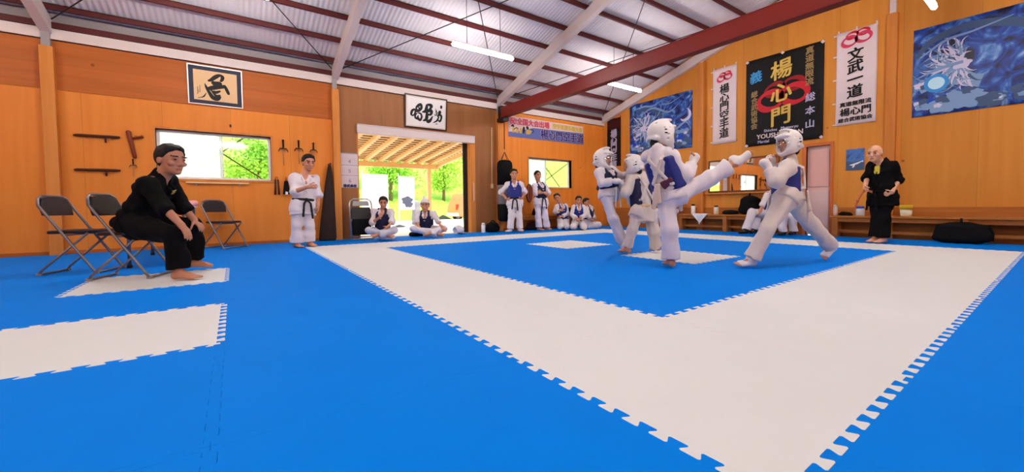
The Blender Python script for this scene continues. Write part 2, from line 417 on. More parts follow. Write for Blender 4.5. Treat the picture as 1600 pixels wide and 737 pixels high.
def ywall(polys, x0, x1):
    m = MB()
    for p in polys: m.plate(p, x0, x1)
    m.v = [(y, x, z) for x, y, z in m.v]; return m
D2 = (2.85, 3.26, 1.80)
ywall([[(D2[1], -.2), (YA+.15, -.2), (YA+.15, zr(YA+.15)+.1), (D2[1], zr(D2[1])+.1)],
       [(D2[0], D2[2]), (D2[1], D2[2]), (D2[1], zr(D2[1])+.1), (D2[0], zr(D2[0])+.1)],
       [(YS-.15, -.2), (D2[0], -.2), (D2[0], zr(D2[0])+.1), (RIDGE, zr(RIDGE)+.1), (YS-.15, zr(YS-.15)+.1)]], XB, XB+.15).build('wall_right', ply_right, kind='structure')
b = MB(); b.box((XW-.15, YS-.15, -.2), (XB+.15, YS, 3.5)); b.build('wall_front', ply_left, kind='structure')
ywall([[(YS, -.2), (YA, -.2), (YA, zr(YA)+.1), (RIDGE, zr(RIDGE)+.1), (YS, zr(YS)+.1)]], XW-.15, XW).build('wall_back', ply_right, kind='structure')

# corrugated roof sheet
xs = np.arange(XW-.2, XB+.2, 0.019); wv = 0.008*np.sin(xs*2*math.pi/0.076)
vs = []; fs = []; ny = [YS-.3, RIDGE, YA+.3]
for y in ny:
    for x, q in zip(xs, wv): vs.append((x, y, zr(y, 3.525)+q))
n = len(xs)
for r in range(2):
    for i in range(n-1): fs.append((r*n+i, (r+1)*n+i, (r+1)*n+i+1, r*n+i+1))
me = bpy.data.meshes.new('ceiling'); me.from_pydata(vs, [], fs)
for p in me.polygons: p.use_smooth = True
link('ceiling', me, sheet, kind='structure')

# purlins, rafters, eave bands, gable band, tie beam, brace rods
ys = [8.6-0.605*k for k in range(13)]
for y in ys+[2*RIDGE-q for q in ys]:
    b = MB(); z = zr(y)
    b.box((XW, y-.022, z), (XB, y+.022, z+.08)); b.box((XW, y-.022, z+.07), (XB, y+.05, z+.08)); b.build('purlin', purlin_red, kind='structure')
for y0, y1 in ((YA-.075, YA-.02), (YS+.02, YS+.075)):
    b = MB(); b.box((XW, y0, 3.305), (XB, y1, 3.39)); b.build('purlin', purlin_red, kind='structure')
    b = MB(); b.box((XW, y0+.02, 3.39), (XB, y1+.02, 3.53)); b.build('trim_3', steel_grey, kind='structure')  # closure strip; its grey imitates the shade under the roof sheet
for X in (-2.12, 1.735, 5.63, 9.53):
    for ya, yb in ((YA, RIDGE), (YS, RIDGE)):
        hw = 0.06
        b = MB(); b.plate([(ya, zr(ya, 3.21)), (yb, zr(yb, 3.21)), (yb, zr(yb)), (ya, zr(ya))], X-hw, X+hw)
        b.v = [(y, x, z) for x, y, z in b.v]; b.build('rafter', steel_white, kind='structure', bevel=.008)
for y0, y1 in ((YA-.05, YA-.002), (YS+.002, YS+.05)):
    b = MB(); b.box((XW, y0, 3.145), (XB, y1, 3.30)); b.box((XW, y0-.02, 3.145), (XB, y1, 3.155)); b.build('trim_2', steel_white, kind='structure')
b = MB(); xb = 5.63
b.box((xb-.012, YS+.1, 2.9), (xb+.012, 8.58, 3.14)); b.box((xb-.075, YS+.1, 2.89), (xb+.075, 8.58, 2.905)); b.box((xb-.075, YS+.1, 3.135), (xb+.075, 8.58, 3.15))
b.box((xb-.07, YS+.1, 2.905), (xb-.0, 8.58, 3.135))
b.build('tie_beam', beam_red, kind='structure', bevel=.004)
b = MB(); b.box((xb-.09, 8.45, 2.80), (xb+.09, 8.75, 2.89)); b.box((xb-.06, 8.58, 2.80), (xb+.06, 8.74, 3.2)); b.build('beam_bracket', dark, kind='structure', bevel=.006)
for xa, xc in ((-2.05, 1.67), (1.8, 5.57), (5.7, 9.47)):
    for (p, q) in (((xa, 8.75), (xc, 3.9)), ((xc, 8.75), (xa, 3.9))):
        b = MB(); b.tube([(p[0], p[1], zr(p[1], 3.39)), (q[0], q[1], zr(q[1], 3.39))], .009, 6); b.build('brace_rod', dark, kind='structure')

# posts of the frames: timber clad below, bare steel above
for x0, x1 in ((-2.19, -2.05), (1.655, 1.79), (5.56, 5.70)):
    b = MB(); b.box((x0, 8.74, -.02), (x1, YA-.001, 3.03)); b.build('pillar', timber, kind='structure', bevel=.004)
    b = MB(); b.box((x0+.02, 8.77, 3.03), (x1-.03, YA-.001, 3.25)); b.build('pillar_top', steel_grey, kind='structure')
for y0, y1, zt in ((5.45, 5.60, 4.16), (1.885, 2.03, 3.98)):
    b = MB(); b.box((9.50, y0, -.02), (XB-.001, y1, zt)); b.build('pillar', timber, kind='structure', bevel=.004)
    b = MB(); b.box((9.53, y0+.03, zt), (XB-.001, y1-.03, zr((y0+y1)/2, 3.25))); b.build('pillar_top', steel_white, kind='structure')
b = MB(); b.box((9.575, D2[1]+.08, -.02), (XB-.001, 8.7, .56)); b.box((9.575, YS, -.02), (XB-.001, D2[0]-.08, .56)); b.build('baseboard_right', bench_wood, kind='structure')
b = MB(); b.box((XW, YA-.012, -.02), (1.65, YA-.001, .05)); b.box((5.71, YA-.012, -.02), (9.5, YA-.001, .05)); b.build('baseboard_left', board, kind='structure')

# windows with sliding aluminium sashes
def window(n, x0, x1, mid):
    z0, z1 = WZ; b = MB(); y0, y1 = 8.955, 8.995; f = .022
    b.box((x0, y0, z0), (x1, y1, z0+f)); b.box((x0, y0, z1-f), (x1, y1, z1)); b.box((x0, y0, z0), (x0+f, y1, z1)); b.box((x1-f, y0, z0), (x1, y1, z1))
    o = b.build('window_%d' % n, alu, kind='structure')
    b = MB(); b.box((x0-.03, YA-.015, z0-.035), (x1+.03, 8.955, z0)); b.box((x0-.03, YA-.015, z1), (x1+.03, 8.955, z1+.03)); b.box((x0-.03, YA-.015, z0), (x0, 8.955, z1)); b.box((x1, YA-.015, z0), (x1+.03, 8.955, z1))
    b.build('window_casing', timber, o)
    for a, c, yy, g in ((x0+f, mid+.025, 8.968, frosted), (mid-.025, x1-f, 8.985, clear)):
        b = MB(); s = .02
        b.box((a, yy-.008, z0+f), (a+s, yy+.008, z1-f)); b.box((c-s, yy-.008, z0+f), (c, yy+.008, z1-f)); b.box((a+s, yy-.008, z0+f), (c-s, yy+.008, z0+f+s)); b.box((a+s, yy-.008, z1-f-s), (c-s, yy+.008, z1-f))
        so = b.build('window_sash', alu, o)
        b = MB(); b.box((a+s, yy-.003, z0+f+s), (c-s, yy+.003, z1-f-s)); b.build('pane', g, so)
    return o
window(1, WIN1[0], WIN1[1], -.145); window(2, WIN2[0], WIN2[1], 7.31)
for segs in (((-.75, 1.145, .47, 2.195), (-.75, 2.11, .52, 1.16)), ((6.95, 2.2, 8.1, 1.0), (6.9, 1.1, 8.4, 2.02))):
    for xa, za, xc, zc in segs:
        b = MB(); b.tube([(xa, 9.03, za), (xc, 9.03, zc)], .012, 6); b.build('brace_rod', dark, kind='structure')

# the wide doorway with its sliding door pushed aside
b = MB(); b.box((DOOR[1]-.13, YA-.03, -.02), (DOOR[1], 9.0, 2.24)); b.box((DOOR[0], YA-.005, -.02), (DOOR[0]+.03, 9.0, 2.24))
d1 = b.build('door_1', timber, kind='structure', bevel=.004)
b = MB(); b.box((DOOR[0], YA-.07, 2.215), (DOOR[1]-.02, YA+.06, 2.375)); b.box((DOOR[0], YA-.085, 2.375), (DOOR[1]-.02, YA+.0, 2.395)); b.build('shutter_box', steel_white, d1, bevel=.006)
b = MB(); b.box((4.70, 9.02, .0), (4.735, 9.06, 2.25)); b.box((4.735, 9.02, .0), (5.9, 9.06, .12)); b.box((4.735, 9.02, 2.15), (5.9, 9.06, 2.25)); b.box((5.85, 9.02, .0), (5.9, 9.06, 2.25)); b.box((4.735, 9.025, .12), (5.85, 9.055, 2.15))
leaf = b.build('door_leaf', dark, d1)
b = MB(); b.box((4.745, 9.0, .0), (4.80, 9.02, 2.22)); b.build('door_track', dark, d1)
b = MB(); b.tube([(4.86, YA-.03, .78), (4.86, YA-.07, .80), (4.86, YA-.07, 1.22), (4.86, YA-.03, 1.24)], .009, 8); b.build('door_handle', chrome, d1)
b = MB(); b.box((DOOR[0], 8.83, -.03), (DOOR[1], 9.05, -.004)); b.build('door_sill', steel_grey, d1)

# the narrow door in the right wall
b = MB(); y0, y1, zt = D2
b.box((9.575, y1-.0, -.02), (9.75, y1+.07, zt+.06)); b.box((9.575, y0-.05, -.02), (9.75, y0, zt+.06)); b.box((9.575, y0, zt), (9.75, y1, zt+.06))
d2 = b.build('door_2', mat('door_frame_orange', (206, 108, 52), .5), kind='structure', bevel=.003)
pk = mat('door_panel_pink', (236, 196, 184), .5)
b = MB(); b.box((9.66, y0, 0), (9.70, y1, zt)); p = b.build('door_leaf', pk, d2)
b = MB(); b.box((9.645, y0+.03, .98), (9.66, y1-.04, 1.70)); b.build('upper_panel', mat('door_glass_pink', (232, 178, 166), .35), p)
b = MB(); b.box((9.645, y0+.03, .05), (9.66, y1-.04, .90)); b.build('lower_panel', mat('door_lower', (240, 208, 200), .5), p)

# ------------------------------------------------------------------ puzzle mats
T = 1.027; OX, OY = -0.0715, 0.351
def edge_curve(a, c, axis, n=10):
    """interlocking edge from a to c, teeth swinging along the other axis by +-amp"""
    a = V(*a); c = V(*c); d = c-a; Lg = np.linalg.norm(d); d /= Lg; nn = V(0, 1) if axis == 'x' else V(1, 0); amp = .017
    m = .025*Lg; pitch = (Lg-2*m)/n; out = [a, a+d*m]
    for i in range(n):
        for u, v in ((0, -1), (.26, -1), (.31, -.75), (.30, -.5), (.20, .5), (.19, .75), (.24, 1), (.76, 1), (.81, .75), (.80, .5), (.70, -.5), (.69, -.75), (.74, -1)):
            out.append(a+d*(m+(i+u)*pitch)+nn*amp*v)
    out.append(a+d*(Lg-m)-nn*amp); out.append(a+d*(Lg-m)); return out
def tile_mesh(w=T, h=T, cut=''):
    P = []
    P += edge_curve((0, 0), (w, 0), 'x')                                 # near side
    P += [V(w, 0)] + ([] if 'r' in cut else edge_curve((w, 0), (w, h), 'y')[1:])
    P += [V(w, h)] + ([] if 'f' in cut else list(reversed(edge_curve((0, h), (w, h), 'x')))[0:])
    P += [V(0, h)] + list(reversed(edge_curve((0, 0), (0, h), 'y')))[0:]
    Q = []
    for p in P:
        if not Q or np.linalg.norm(p-Q[-1]) > 1e-5: Q.append(p)
    if np.linalg.norm(Q[0]-Q[-1]) < 1e-5: Q.pop()
    c = V(w/2, h/2); Q = [c+(q-c)*.9991 for q in Q]
    b = MB(); b.prism([(q[0], q[1]) for q in Q], -.025, 0.0)
    me = bpy.data.meshes.new('puzzle_mat'); me.from_pydata(b.v, [], b.f); return me
TM = {}
def tile(i, j, m, label, group):
    x, y = OX+i*T, OY+j*T; w, h, cut = T, T, ''
    if x+w > 9.42: w = 9.42-x; cut += 'r'
    if y+h > 8.82: h = 8.82-y; cut += 'f'
    key = (m.name, cut)
    if key not in TM: TM[key] = tile_mesh(w, h, cut); TM[key].materials.append(m)
    o = bpy.data.objects.new('puzzle_mat', TM[key]); COL.objects.link(o); o.location = (x, y, 0)
    tag(o, label, 'floor mat', group)
def seen(i, j):
    for u in (-.05, .5, 1.05):
        for v in (-.05, .5, 1.05):
            p = V(OX+(i+u)*T, OY+(j+v)*T, 0)-CAM; z = p@VF
            if z > .25:
                px, py = CX+FPX*(p@VR)/z, CY-FPX*(p@VU)/z
                if -60 < px < 1660 and py < 800: return True
    return False
for i in range(-5, 10):
    for j in range(-3, 9):
        if not seen(i, j): continue
        ring = 1 <= i+0 <= 7 and 0 <= j <= 6
        inner = 3 <= i+1 <= 7 and 1 <= j <= 5
        ii = i-2                                            # 0..4 inside the square
        if ii == 2 and j == 4: tile(i, j, white_eva, 'single white puzzle mat square in the blue field, the one farther from the camera', None)
        elif ii == 2 and j == 2: tile(i, j, white_eva, 'single white puzzle mat square beside the high-kicking fighter\'s standing foot', None)
        elif 2 <= i <= 6 and 1 <= j <= 5: tile(i, j, blue_eva, 'blue puzzle mat tile inside the white border of the sparring square', 'blue mats inside the sparring square')
        elif 1 <= i <= 7 and 0 <= j <= 6: tile(i, j, white_eva, 'white puzzle mat tile in the broad border around the blue sparring square', 'white mats of the border')
        elif (i, j) == (-1, 2): tile(i, j, white_eva, 'white puzzle mat square at left nearest the camera, toothed edge against blue', None)
        elif (i, j) == (-1, 4): tile(i, j, white_eva, 'white puzzle mat square under the seated man in black', None)
        else: tile(i, j, blue_eva, 'blue puzzle mat tile outside the white border', 'blue mats outside the border')

# ------------------------------------------------------------------ lamps
tube_m = mat('lamp_tube', (255, 244, 225), .4, emit=LAMP_COLOR, strength=LAMP_STRENGTH)
def lamp(x, y, z, label):
    t = thing('ceiling_light', label, 'lamp', (x, y, z), 0, 'hanging fluorescent battens')
    b = MB(); b.tube([(-.62, 0, 0), (-.60, 0, 0), (.60, 0, 0), (.62, 0, 0)], [.018, .034, .034, .018], 14); b.build('tube', tube_m, t, smooth=True)
    b = MB(); b.box((-.60, -.03, .034), (.60, .03, .06)); b.build('housing', white_p, t, bevel=.005)
    for s in (-.34, .34):
        b = MB(); b.tube([(s, 0, .06), (s, 0, zr(y, 3.5)-z)], .005, 6); b.build('cord', dark, t)
lamp(3.68, 6.2, 3.385, 'glowing fluorescent batten on two cords above the framed calligraphy and doorway')
lamp(7.42, 6.2, 3.385, 'glowing fluorescent batten under the roof near the far dragon poster')
lamp(7.52, 1.23, 3.40, 'glowing fluorescent batten at the top right corner of the photo')
for x in (-4.0, -.15):  # added lamps out of view, brightening the left wall
    lamp(x, 6.2, 3.385, 'unseen fluorescent batten added to light the left wall')
for x in (-4.0, -.15, 3.68):  # added lamps above the view, filling in light on walls and floor
    lamp(x, 1.23, 3.40, 'unseen fluorescent batten added under the ridge as fill light')
for x in (-4.0, -.15, 3.68, 7.52):  # added row behind the camera, lighting the hall from the near side
    lamp(x, -3.6, 3.40, 'unseen fluorescent batten added behind the camera as fill light')

# ------------------------------------------------------------------ framed calligraphy
fr_black = mat('frame_black', (40, 26, 24), .35); fr_silver = mat('frame_silver', (196, 180, 172), .3, metal=.5); mount = mat('mount_navy', (44, 46, 64), .6)
paper_tan = mat('paper_tan', (226, 184, 138), .7); paper_white = mat('paper_white', (226, 218, 214), .7)
def framed(name, label, x, z, wd, ht, tilt, fm, fw, border, bm_, pm, strokes, u0):
    t = thing(name, label, 'framed calligraphy', (x, 8.846-ht/2*math.sin(tilt), z), rot=(tilt, 0, 0))
    b = MB(); hw, hh = wd/2, ht/2
    b.box((-hw, -.03, -hh), (hw, 0, -hh+fw)); b.box((-hw, -.03, hh-fw), (hw, 0, hh)); b.box((-hw, -.03, -hh+fw), (-hw+fw, 0, hh-fw)); b.box((hw-fw, -.03, -hh+fw), (hw, 0, hh-fw))
    b.build('frame', fm, t, bevel=.003)
    b = MB(); b.box((-hw+fw, -.016, -hh+fw), (hw-fw, -.004, hh-fw)); b.build('mount', bm_, t)
    pw, ph = hw-fw-border, hh-fw-border
    b = MB(); b.box((-pw, -.019, -ph), (pw, -.016, ph)); p = b.build('paper', pm, t)
    b = MB(); k = 0
    for s in strokes: b.stroke([(-pw+2*pw*q[0], -ph+2*ph*q[1], 2*pw*q[2]*1.35) for q in s], -.0215-.0001*k, .002); k += 1
    b.build('brush_writing', ink, p)
def nrm(st, fu, fv, wn): return [[(fu(x, y), fv(x, y), w_/wn) for x, y, w_ in s] for s in st]
S1 = [[(360, 308, 14), (400, 302, 34), (465, 262, 44), (515, 245, 30), (553, 268, 36), (545, 305, 32), (520, 320, 20)],
      [(415, 320, 30), (460, 350, 60), (520, 350, 44), (525, 375, 20)], [(322, 340, 5), (345, 390, 26), (385, 460, 34), (430, 520, 46), (490, 542, 46), (535, 515, 14)],
      [(345, 412, 26), (420, 400, 50), (510, 392, 44), (570, 388, 40), (600, 380, 26)], [(585, 385, 30), (612, 432, 34), (635, 480, 30), (640, 495, 14)],
      [(430, 440, 22), (470, 458, 34), (530, 442, 16)], [(440, 480, 12), (480, 505, 30), (530, 498, 18)], [(400, 420, 16), (450, 480, 24), (500, 520, 16)],
      [(232, 375, 4), (238, 440, 7), (232, 470, 4)], [(260, 360, 4), (262, 450, 6)], [(235, 515, 4), (285, 512, 9), (315, 500, 14), (345, 460, 5)]]
S1 = nrm(S1, lambda x, y: (x-172-.05*(y-155))/565, lambda x, y: 1-(y-157-.148*(x-172))/370, 565)
framed('framed_calligraphy', 'framed brush calligraphy on tan paper with navy mount above the left window', -.185, 2.775, .76, .66, math.radians(4), fr_silver, .018, .062, mount, paper_tan, S1, 0)
S2 = [[(250, 425, 8), (230, 400, 22), (245, 350, 24), (275, 335, 20), (290, 350, 20), (275, 400, 16), (245, 420, 14)], [(295, 305, 10), (340, 275, 28), (372, 268, 24), (372, 320, 26), (330, 350, 20), (300, 320, 16), (320, 298, 12)],
      [(330, 300, 10), (345, 320, 16), (330, 345, 8)], [(285, 365, 10), (320, 362, 20), (358, 348, 16)], [(315, 385, 8), (285, 410, 18), (285, 450, 20), (320, 465, 26), (350, 485, 22), (372, 440, 20), (360, 395, 18), (325, 385, 14)],
      [(330, 420, 10), (315, 440, 16), (335, 455, 10)],
      [(455, 262, 18), (448, 310, 32), (430, 360, 34), (385, 370, 12)], [(460, 268, 20), (515, 282, 34), (500, 325, 24), (450, 365, 22), (380, 372, 12)], [(430, 370, 26), (490, 352, 34), (515, 368, 34), (500, 410, 24), (455, 408, 18)],
      [(450, 380, 24), (445, 440, 34), (430, 480, 30), (385, 495, 10)], [(440, 490, 20), (460, 508, 36), (495, 490, 28), (530, 432, 8)],
      [(650, 285, 8), (662, 300, 26), (655, 328, 16)], [(575, 320, 3), (582, 370, 9), (580, 425, 8), (548, 405, 5)], [(582, 345, 4), (600, 400, 7), (560, 430, 4)], [(610, 395, 10), (640, 372, 28), (625, 410, 24), (595, 440, 14)],
      [(600, 430, 8), (650, 425, 22), (655, 470, 20), (630, 512, 20), (605, 490, 10)], [(620, 440, 14), (590, 500, 18), (530, 530, 6)], [(560, 550, 4), (595, 548, 9)]]
S2 = nrm(S2, lambda x, y: (x-190+.06*(y-145))/535, lambda x, y: 1-(y-148-.15*(x-190))/395, 535)
framed('framed_calligraphy', 'framed brush calligraphy on white paper in a black frame over the wide doorway', 3.66, 2.815, 1.02, .735, math.radians(5), fr_black, .028, .03, mat('mount_cream', (216, 196, 182), .7), paper_white, S2, 0)

# ------------------------------------------------------------------ banners and posters
RW = -math.pi/2                                  # things on the right wall: local x runs along -y
cl_white = mat('banner_white', (228, 208, 206), .75, var=.03); cl_black = mat('banner_black', (18, 14, 14), .7)
red = mat('print_red', (206, 34, 46), .6); red2 = mat('print_dark_red', (150, 22, 26), .6); pink = mat('print_pink_red', (214, 60, 90), .6)
gold = mat('print_gold', (222, 184, 84), .55, var=.3, vscale=5); gold2 = mat('print_dull_gold', (160, 132, 84), .6); skyb = mat('print_blue', (70, 160, 222), .6); lilac = mat('print_lilac', (190, 184, 212), .6)
def cloth(hw, hh, th=.006, wav=.008, seed=1, n=20, cutc=0.0):
    """hanging cloth: gently rippled sheet with its own thickness, facing -y"""
    b = MB(); g = []
    rs = random.Random(seed); a, c = rs.random()*6, rs.random()*6
    for s in (-1, 1):
        for j in range(n+1):
            for i in range(n+1):
                u, v = -1+2*i/n, -1+2*j/n
                y = -.008+wav*.5*(math.sin(u*5+a+v)+.6*math.sin(v*4+c))*.5 + s*th/2
                b.v.append((u*hw, min(y, -.001+s*.0005), v*hh))
    m = (n+1)*(n+1)
    for s in range(2):
        for j in range(n):
            for i in range(n):
                q = s*m+j*(n+1)+i; f = [q, q+1, q+n+2, q+n+1]
                b.f.append(f if s == 0 else f[::-1]); b.mi.append(0)
    for i in range(n):
        for q, r in ((i, i+1), (n*(n+1)+i+1, n*(n+1)+i)): b.f.append([q, m+q, m+r, r][::-1]); b.mi.append(0)
        for q, r in ((i*(n+1), (i+1)*(n+1)), (i*(n+1)+n+(n+1), i*(n+1)+n)): b.f.append([q, r, m+r, m+q][::-1]); b.mi.append(0)
    return b
def ring_logo(name, t, x, z, s, m1, m2, y=-.02):
    """double loop emblem lying on its side, with a smaller pair of loops behind"""
    b = MB()
    def loop(cx, cz, rx, rz, wd, yy, rot=0):
        p = []
        for k in range(25):
            a = 2*math.pi*k/24; X, Z = rx*math.cos(a), rz*math.sin(a)
            p.append((cx+X*math.cos(rot)-Z*math.sin(rot), cz+X*math.sin(rot)+Z*math.cos(rot), wd*(1+.35*math.sin(a*2))))
        b.stroke(p, yy, .002, 2)
    b.cur = 1; loop(x-.16*s, z+.20*s, .20*s, .13*s, .08*s, y+.002, .2); loop(x+.24*s, z+.25*s, .20*s, .13*s, .08*s, y+.002, -.1)
    b.cur = 0; loop(x-.25*s, z-.04*s, .26*s, .20*s, .11*s, y, .12); loop(x+.25*s, z+.02*s, .26*s, .20*s, .11*s, y, -.05)
    b.build(name, [m1, m2], t)
def loops(t, hw, hh, m, zs, top=True):
    """little cloth loops along the edge where the banner is pinned"""
    q = [((-hw-.05, z-.012), (-hw+.01, z+.012)) for z in zs]+([((x-.012, hh-.01), (x+.012, hh+.045)) for x in (-hw*.9, 0, hw*.95)] if top else [])
    for (x0, z0), (x1, z1) in q:
        b = MB(); b.box((x0, -.012, z0), (x1, -.006, z1)); b.build('hanging_loop', m, t)

t = thing('banner', 'narrow white banner with one column of black characters between far dragon poster and black banner', 'banner', (XB-.003, 4.97, 3.005), RW)
cloth(.285, .90, seed=2).build('cloth', cl_white, t, smooth=True); loops(t, .285, .9, cl_white, (-.85, -.45, 0, .45, .85))
ring_logo('emblem', t, 0, .66, .33, pink, red)
text('lettering', '楊\n心\n門\n空\n手\n道', 0, -.13, .235, ink, t, y=-.018, shear=.12, bold=.006, spacing=.90)

t = thing('banner', 'large black banner with gold characters over a red emblem on the right wall', 'banner', (XB-.003, 3.725, 2.91), RW)
cloth(.745, .965, seed=3).build('cloth', cl_black, t, smooth=True)
b = MB()
for x, z in ((-.72, .94), (.72, .94), (-.72, -.94), (.72, -.94), (0, .95)): b.plate([(x-.04, z), (x, z+.035), (x+.04, z), (x, z-.035)], -.02, -.012)
b.build('corner_tape', cl_white, t)
ring_logo('emblem', t, .0, .02, .92, red, red2, -.018)
text('main_lettering', '楊\n心\n門', -.02, .12, .43, gold, t, y=-.026, shear=.16, bold=.010, spacing=1.14)
text('blue_lettering', '義', -.53, .57, .27, skyb, t, y=-.02, shear=.14, bold=.005)
text('side_lettering', '総\n合\n武\n術\n協\n会', -.56, -.16,   .145, gold2, t, y=-.02, shear=.1, bold=.004, spacing=.98)
text('side_lettering', '真\n道\n無\n限\n流', .50, .53, .16, gold2, t, y=-.02, shear=.1, bold=.004, spacing=.98)
for k, ch in enumerate('総本山'): text('side_lettering', ch, .52, -.10-.27*k, .18, lilac, t, y=-.02, shear=.12, bold=.004)
text('latin_lettering', 'Shindou', -.22, -.655, .082, lilac, t, y=-.02, bold=.002); text('latin_lettering', 'Mugenryu', .15, -.655, .082, lilac, t, y=-.02, bold=.002)
text('latin_lettering', 'YOUSHINMON', -.05, -.77, .135, cl_white, t, y=-.02, bold=.004)
text('latin_lettering', 'Martial', -.36, -.885, .085, lilac, t, y=-.02, bold=.002); text('latin_lettering', 'arts', .22, -.885, .085, lilac, t, y=-.02, bold=.002)

t = thing('banner', 'wide white banner with red loops and black characters right of the black banner', 'banner', (XB-.003, 2.475, 3.025), RW)
cloth(.305, .885, seed=4).build('cloth', cl_white, t, smooth=True); loops(t, .305, .885, cl_white, (-.86, -.45, 0, .45, .85))
ring_logo('emblem', t, 0, .70, .42, pink, red)
text('lettering', '文\n武\n一\n道', -.01, .08, .25, ink, t, y=-.018, shear=.14, bold=.008, spacing=.92)
text('small_lettering', '真道無限流', 0, -.49, .096, ink, t, y=-.018, shear=.04, bold=.003)
text('lettering', '楊心門', 0, -.635, .16, ink, t, y=-.018, shear=.04, bold=.005)
text('small_lettering', '総合武術協会', 0, -.785, .086, ink, t, y=-.018, shear=.04, bold=.003)

dkred = mat('banner_maroon', (66, 12, 14), .7)
t = thing('banner', 'dark maroon hanging banner with white characters at the room corner', 'banner', (XB-.003, 8.40, 2.58), RW)
b = cloth(.27, .735, seed=5); b.build('cloth', dkred, t, smooth=True); loops(t, .27, .735, dkred, (), True)
b = MB(); b.box((-.255, -.016, -.72), (.255, -.0135, .42)); b.build('black_field', cl_black, t)
text('lettering', '楊\n心\n門\n空\n手\n道', 0, -.20, .26, lilac, t, y=-.019, shear=.1, bold=.01, spacing=.74)

# dragon posters: a printed cloudy night with pale plume, coiling body, moon and glowing orb
def cloudy(name, sd, dark_c=(6, 12, 40), mid=(18, 62, 156), lightc=(150, 186, 226)):
    m = bpy.data.materials.new(name); m.use_nodes = True; nt = m.node_tree; L = nt.links; bs = nt.nodes['Principled BSDF']; bs.inputs['Roughness'].default_value = .5
    tc = nt.nodes.new('ShaderNodeTexCoord'); mp = nt.nodes.new('ShaderNodeMapping'); mp.inputs['Location'].default_value = (sd, 0, sd*2)
    L.new(tc.outputs['Object'], mp.inputs[0])
    n = nt.nodes.new('ShaderNodeTexNoise'); n.inputs['Scale'].default_value = 2.8; n.inputs['Detail'].default_value = 10; n.inputs['Distortion'].default_value = 2.2; L.new(mp.outputs[0], n.inputs['Vector'])
    r = nt.nodes.new('ShaderNodeValToRGB'); e = r.color_ramp.elements
    e[0].position = .36; e[0].color = (*lin(dark_c), 1); e[1].position = .70; e[1].color = (*lin(lightc), 1)
    k = e.new(.5); k.color = (*lin(mid), 1); k = e.new(.58); k.color = (*lin((52, 110, 190)), 1)
    L.new(n.outputs['Fac'], r.inputs[0]); L.new(r.outputs[0], bs.inputs['Base Color']); return m
plume = mat('print_plume', (214, 208, 230), .6); mist = mat('print_mist', (128, 160, 200), .6); slate = mat('print_slate', (70, 92, 126), .6); glow = mat('print_orb', (196, 236, 250), .6); orbblue = mat('print_orb_blue', (60, 150, 220), .6); nightb = mat('print_royal_blue', (24, 74, 190), .6)
def puff(b, cx, cz, r, y, rs):
    p = []
    for k in range(22):
        a = 2*math.pi*k/22; q = r*(1+.16*math.sin(5*a+rs.random()*1.2)+.06*rs.random()); p.append((cx+q*math.cos(a), cz+.7*q*math.sin(a)))
    b.plate(p, y, y+.0015)
